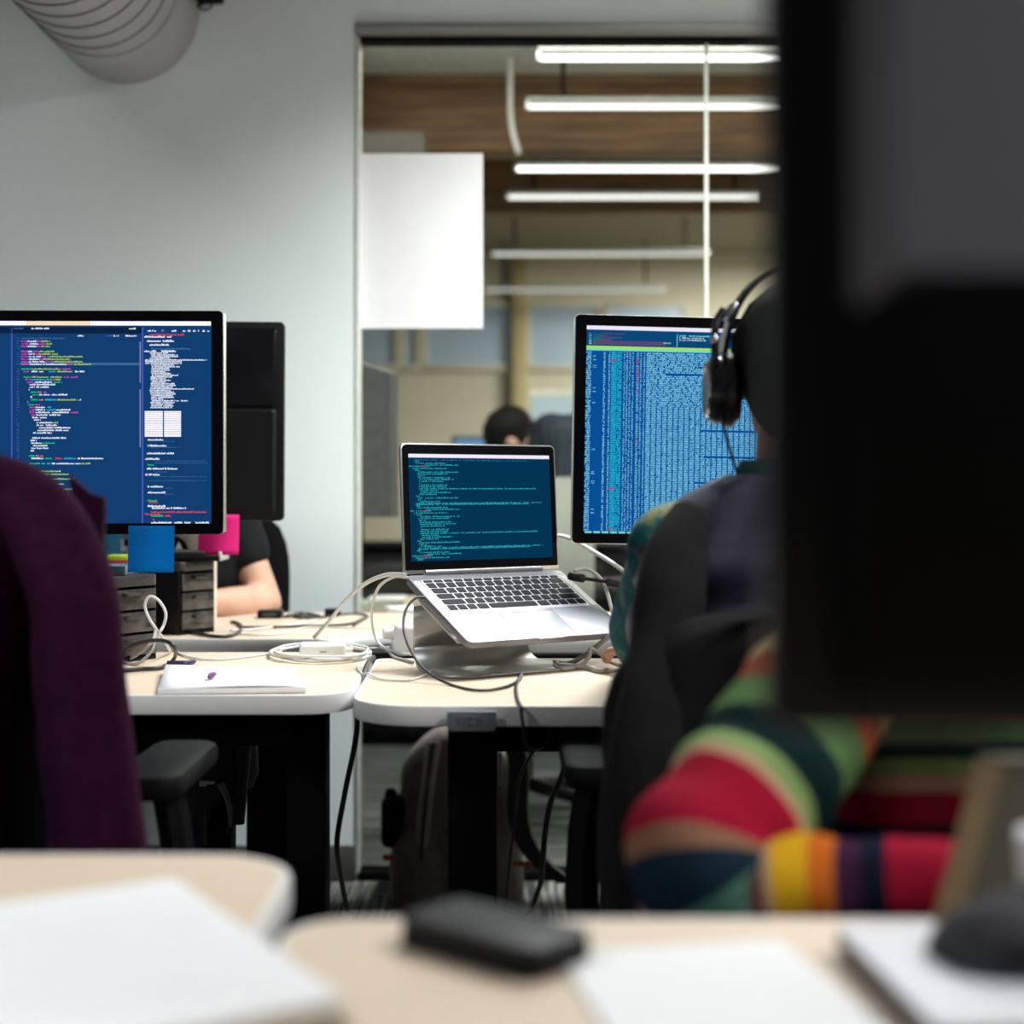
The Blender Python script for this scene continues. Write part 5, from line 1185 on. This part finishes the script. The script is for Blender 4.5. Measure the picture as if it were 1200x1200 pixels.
for i, (dx, dy) in enumerate(((0, 0), (0.012, 0.01), (-0.006, 0.018))): prism(bm, quad_round(V((c.x+dx, c.y+dy)), V((1, 0.2*i)), 0.075, 0.05, 0.002), TZ+0.003*i, TZ+0.003*i+0.0022, 0)
single('receipt_stack', bm, paper_m, 'loose white slips on the far desk behind the laptop stand', 'papers')

# ------------------------------------------------------------ cables, each one a thing
def cable(label, pts, rad, ma, name='cable', n=8, group=None):
    """pts: (px, py) lies on the desk top; (px, py, d) hangs at distance d; a Vector is used as it is"""
    P = []
    for p in pts:
        if isinstance(p, V): P.append(p)
        elif len(p) == 2: P.append(on(p[0], p[1], DZ+(0.004 if callable(rad) else rad)+0.0008))
        else: P.append(at(*p))
    bm = NB(); tube(bm, P, rad, n, 8); return single(name, bm, ma, label, 'cable', group, angle=180)
wc = mat('white_cable', (0.66, 0.65, 0.62), 0.45, var=0.02)
cable('thick white charger cable arching from the charger block up to the laptop', [(368, 747, 2.72), (384, 730, 2.70), (405, 704, 2.64), (428, 684, 2.58), (452, 674, 2.52), (475, 673, 2.475)], 0.0036, wc)
cable('thin white cable looping beside the laptop stand to the plug block', [(478, 677, 2.47), (462, 676, 2.50), (444, 688, 2.55), (436, 712, 2.60), (437, 738, 2.66), (446, 756, 2.66), (466, 765, 2.63), (484, 767, 2.60)], 0.0025, wc)
cable('thin black cable hanging from the laptop round the stand and off the desk edge', [(500, 700, 2.42), (487, 701, 2.41), (476, 714, 2.39), (473, 736, 2.36), (481, 762, 2.32), (498, 785, 2.285), (525, 801), (560, 809), (592, 805), (609, 796), (611, 789)], 0.0022, blackc_m)
cable('thin dark cable dropping over the front desk edge right of the leg', [(611, 789), (605, 803), (606, 818), (611, 829), V((0.012, 2.022, 0.728)), V((0.016, 2.026, 0.700)), V((0.022, 2.05, 0.672)), V((0.045, 2.14, 0.66)), V((0.07, 2.30, 0.69))], 0.0024, blackc_m)
ring = [];
for k in range(40):
    a = 2*PI*k/16; r_ = 1+0.05*math.sin(k*1.7)+0.04*(k/40); ring.append((375+56*r_*math.cos(a), 767.5+8.5*r_*math.sin(a)))
c0 = on(375, 767)
cable('white cable coiled round the charger block on the left desk', [V((on(x, y).x, on(x, y).y, DZ+0.004+0.0035*(i/16))) for i, (x, y) in enumerate(ring)], 0.0028, wc)
cable('white cable running from the coil back into the slot', [V((c0.x+0.08, c0.y+0.015, DZ+0.012)), (452, 761, 2.66), (462, 770, 2.60), (484, 776)], 0.0028, greyc_m)
cable('dark brown cable looping on the far desk right of the rear drawer tower', [(196, 733), (212, 738), (240, 744), (262, 746), (278, 742), (283, 735), (278, 730), (271, 729)], 0.0036, blackc_m)
cable('dark cable lying along the far desk toward the wall corner', [(283, 735), (310, 735), (345, 734), (382, 733), (410, 731), (425, 725), (431, 722)], 0.0028, blackc_m)
cable('black cable from the small adapter past the joint lump', [(332, 723), (348, 722), (362, 724), (378, 723), (398, 720), (418, 719), (431, 722), (424, 727), (414, 733)], 0.0026, blackc_m)
cable('knotted black cable bundle on the far desk behind the charger', [(336, 722), (344, 720), (352, 718.5), (358, 721), (352, 723), (346, 721), (360, 719.5), (374, 722)], 0.004, blackc_m)
cable('white cable crossing the far desk in front of the adapter', [(270, 739), (300, 737), (335, 733), (356, 730), (372, 726)], 0.0026, wc)
cable('thin white cable stretched over the far desk to the slot', [(280, 743), (310, 744), (340, 741), (352, 736), (380, 735), (420, 736), (446, 735)], 0.0018, wc)
cable('thin white cable from the drawer tower to the cable coil', [(204, 762, 2.72), (216, 768), (234, 772), (258, 772.5), (285, 770), (310, 766.5), (330, 764)], 0.0022, wc)
cable('white cable standing in a loop in front of the drawer tower', [(200, 764), (190, 747, 2.55), (176, 727, 2.54), (170, 712, 2.54), (172, 702, 2.54), (178, 699, 2.54), (187, 705, 2.54), (194, 718, 2.54), (192, 732, 2.54), (184, 746, 2.54), (175, 766)], 0.0026, wc)
cable('thick dark cable looping out from under the drawer tower', [(140, 776), (150, 760, 2.50), (170, 752, 2.48), (192, 751, 2.47), (205, 759, 2.46), (204, 772), (190, 782), (165, 784), (140, 786)], 0.0034, blackc_m)
cable('grey cable tangled at the foot of the front drawer tower', [(136, 766), (150, 772), (165, 764, 2.5), (178, 752, 2.5), (182, 740, 2.52), (178, 762, 2.5), (160, 778), (142, 775)], 0.0028, greyc_m)
cable('thick white cable rising behind the laptop below the right monitor', [(640, 630, 2.78), (655, 628, 2.76), (672, 633, 2.74), (700, 649, 2.68), (725, 665, 2.64), (748, 684, 2.60), (775, 716, 2.56), (790, 745, 2.58), (800, 768)], 0.0042, wc)
cable('white cable arching out of the right side of the laptop', [(672, 668, 2.60), (688, 667, 2.60), (703, 677, 2.58), (711, 693, 2.56), (716, 711, 2.54), (722, 730, 2.54), (735, 760)], 0.0034, wc)
cable('black cable with a thick connector at the right side of the laptop', [(668, 675, 2.59), (684, 678, 2.57), (700, 680, 2.56), (716, 683, 2.55), (735, 688, 2.54), (760, 705, 2.52), (790, 745, 2.52), (800, 775)], lambda u: 0.0075 if u < 0.16 else (0.0065 if 0.38 < u < 0.52 else 0.003), blackc_m)
cable('thin white cable curling right of the laptop palm rest', [(721, 712, 2.50), (728, 703, 2.50), (738, 696, 2.48), (752, 698, 2.47), (770, 730, 2.47), (785, 770)], 0.0026, wc)
for i, (lb, pp) in enumerate((('grey tangled cable beside the coat, topmost strand of the tangle', [(648, 776), (668, 777, 2.5), (690, 765, 2.48), (706, 752, 2.46), (722, 742, 2.44), (740, 735, 2.43), (760, 770)]),
        ('grey tangled cable beside the coat, lowest strand of the tangle', [(650, 779), (664, 781), (688, 782), (704, 786), (724, 785), (745, 787)]),
        ('grey tangled cable beside the coat, looped strand of the tangle', [(655, 776), (650, 781), (660, 784), (678, 781), (690, 770, 2.46), (692, 760, 2.46), (700, 764, 2.46), (716, 776, 2.44), (735, 782)]))):
    cable(lb, pp, 0.0042 if i < 2 else 0.0034, greyc_m, group='grey cable tangle')
cable('pale thin cable bridging both desks in front of the slot', [(418, 782), (424, 789), V((-0.228, 2.36, DZ+0.004)), (448, 796), (478, 797), (496, 792), (505, 786, 2.36)], 0.0018, wc)
cable('long black cable hanging down the slot between the two desks', [(438, 770), V((-0.238, 2.44, 0.736)), V((-0.238, 2.30, 0.70)), (418, 860, 2.24), (404, 930, 2.24), (395, 985, 2.26), (398, 1020, 2.35), (408, 1068, 2.6), (420, 1100, 3.0), V((-0.26, 3.3, 0.008))], 0.0042, blackc_m)
cable('thick black cable hanging under the laptop desk near the coat', [(662, 846, 2.7), (664, 875, 2.72), (660, 905, 2.76), (646, 938, 2.82), (639, 975, 2.9), (636, 1010, 3.0), (632, 1040, 3.2), (615, 1075, 3.45), V((-0.02, 3.60, 0.008))], 0.006, blackc_m)
cable('thin black cable crossing in front of the backpack strap', [(640, 852, 2.68), (632, 870, 2.7), (618, 892, 2.75), (608, 918, 2.8), (604, 950, 2.9), (600, 990, 3.0), (595, 1030, 3.2), (590, 1064, 3.42), V((-0.08, 3.56, 0.008))], 0.0032, blackc_m)
cable('black cable hanging under the left desk beside the bag', [(270, 848, 2.62), (272, 880, 2.62), (264, 905, 2.62), (248, 930, 2.62), (242, 960, 2.62), (242, 1000, 2.65), (240, 1080, 2.75), V((-0.58, 2.9, 0.008))], 0.0042, blackc_m)

# ------------------------------------------------------------ bag under the left desk, backpack by the glass
bagc = at(262, 905, 2.60)
t = thing('shoulder_bag', 'black bag hanging under the left desk with a grey buckled strap', 'bag', (bagc.x, 2.60, 0.44), world=True)
bm = NB(); R0 = []
for z, rx in ((0.475, 0.045), (0.485, 0.068), (0.53, 0.078), (0.60, 0.075), (0.66, 0.065), (0.70, 0.05)):
    R0.append([V((bagc.x-0.02+rx*math.cos(a)*(1+0.08*math.sin(3*a)), 2.60+0.045*math.sin(a), z+(0.02*math.cos(a) if z < 0.5 else 0))) for a in [2*PI*j/24 for j in range(24)]])
loft(bm, R0); obj('pouch', bm, mat('black_nylon', (0.010, 0.010, 0.011), 0.7, var=0.3, scale=50, bump=0.3), t, angle=180)
bm = NB(); tube(bm, [(bagc.x+0.035, 2.59, 0.69), (bagc.x+0.042, 2.57, 0.60), (bagc.x+0.034, 2.57, 0.50), (bagc.x+0.03, 2.57, 0.45)], 0.012, 10); obj('side_flap', bm, mat('black_nylon', (0, 0, 0)), t, angle=180)
bm = NB(); tube(bm, [at(258, 918, 2.55), at(264, 930, 2.55), at(269, 948, 2.55), at(270, 970, 2.55)], lambda u: 0.007-0.004*u, 8); obj('strap', bm, mat('grey_webbing', (0.16, 0.17, 0.18), 0.6), t, angle=180)
bm = NB(); box(bm, at(238, 918, 2.55), (0.012, 0.004, 0.010), 0.001); box(bm, at(247, 917, 2.55), (0.014, 0.006, 0.006), 0.001); obj('buckle', bm, mat('buckle_silver', (0.5, 0.5, 0.5), 0.3, 0.8), t)
bm = NB(); sphere(bm, at(269.5, 973, 2.55), (0.006, 0.004, 0.008)); obj('strap_tip', bm, plastic_m, t)

bpk_m = mat('brown_grey_nylon', (0.17, 0.14, 0.13), 0.8, var=0.2, scale=40, bump=0.3)
t = thing('backpack', 'grey-brown backpack with orange tags standing by the glass under the laptop desk', 'bag', (-0.13, 3.66, 0), world=True)
bm = NB(); R0 = []
def bx(u): return 0.5*(1+math.tanh((0.93-u)*9))
for i in range(22):
    u = i/21; z = 0.005+0.445*u; k = 1-0.30*u**3; kk = math.sqrt(max(0.02, 1-max(0, (u-0.72)/0.285)**2)) if u > 0.72 else 1
    ring = []
    for j in range(40):
        a = 2*PI*j/40; c_, s_ = math.cos(a), math.sin(a)
        p = V((-0.137+0.162*k*kk*math.copysign(abs(c_)**0.6, c_)+0.015*u, 3.68+0.105*kk*math.copysign(abs(s_)**0.7, s_), z))
        p += V((c_, s_, 0))*0.012*noise.noise(p*9); ring.append(p)
    R0.append(ring)
loft(bm, R0); obj('main_body', bm, bpk_m, t, angle=180)
bm = NB(); R0 = []
for i in range(16):
    u = i/15; c = at(493-3*u*0, 1040-172*u, 3.56) if False else at(492+16*u**1.5, 1042-172*u, 3.565); hw_ = 0.022-0.004*u
    R0.append([c+V((dx, dy, 0)) for dx, dy in ((-hw_, 0.02), (-hw_*0.6, -0.004), (-0.003, -0.008), (0.003, -0.008), (hw_*0.6, -0.004), (hw_, 0.02))])
loft(bm, R0); zg = obj('zip_gusset', bm, mat('mauve_grey_gusset', (0.36, 0.29, 0.32), 0.8, var=0.15, scale=120), t)
bm = NB(); tube(bm, [at(492+16*(i/10)**1.5, 1040-170*i/10, 3.554) for i in range(11)], 0.003, 6); obj('zip', bm, black_m, zg)
bm = NB(); R0 = []
for i in range(9):
    u = i/8; z = 0.01+0.20*u; kk = math.sqrt(max(0.03, 1-max(0, (u-0.6)/0.42)**2))
    R0.append([V((-0.225+0.065*kk*math.cos(a), 3.60+0.05*kk*math.sin(a), z)) for a in [2*PI*j/24 for j in range(24)]])
loft(bm, R0); obj('side_pocket', bm, bpk_m, t, angle=180)
bm = NB(); box(bm, at(462, 962, 3.63), (0.062, 0.07, 0.125), 0.02, 3); box(bm, at(458, 938, 3.63), (0.03, 0.03, 0.06), 0.012, 3); obj('water_bottle_pouch', bm, black_m, t, angle=180)
for pts, nm in (([at(600, 860, 3.58), at(608, 900, 3.56), at(607, 950, 3.56), at(615, 985, 3.55), at(634, 1012, 3.54), at(664, 1034, 3.53)], 'shoulder_strap'),):
    bm = NB(); P_ = spline(pts, 6); R0 = [[p+V((dx, dy, 0)) for dx, dy in ((-0.026, 0.01), (-0.022, -0.008), (0.022, -0.008), (0.026, 0.01))] for p in P_]; loft(bm, R0); obj(nm, bm, mat('black_nylon', (0, 0, 0)), t)
og = mat('orange_tag', (0.40, 0.07, 0.02), 0.7)
for (x, y, sx, sz) in ((456, 1005, 0.030, 0.014), (612, 1012, 0.045, 0.012)):
    bm = NB(); c = at(x, y, 3.52); box(bm, c, (sx, 0.004, sz), 0.001); obj('orange_tag', bm, og, t)
bm = NB(); c = at(450, 1040, 3.5); box(bm, c, (0.03, 0.006, 0.03), 0.002); obj('grey_tag', bm, mat('pale_tag', (0.22, 0.22, 0.23), 0.6), t)
bm = NB(); tube(bm, [(-0.16, 3.70, 0.435), (-0.14, 3.69, 0.47), (-0.08, 3.69, 0.47), (-0.06, 3.70, 0.435)], 0.009); obj('carry_handle', bm, black_m, t)
bm = NB()
for (x, y) in ((586.5, 854), (591, 866), (580, 881)): sphere(bm, at(x, y, 2.75), 0.004, u=10, v=8)
tube(bm, [at(586.5, 854, 2.75), at(591, 866, 2.75), at(587, 880, 2.75)], 0.0015, 6)
box(bm, at(586, 902, 2.75), (0.007, 0.006, 0.062), 0.002); box(bm, (at(586, 845, 2.75)+V((0, 0, 0.04))), (0.012, 0.012, 0.16), 0.002)
single('key_fob', bm, mat('dull_steel', (0.28, 0.29, 0.31), 0.35, 0.6), 'steel chain and rod hanging right of the laptop desk leg', 'fob')
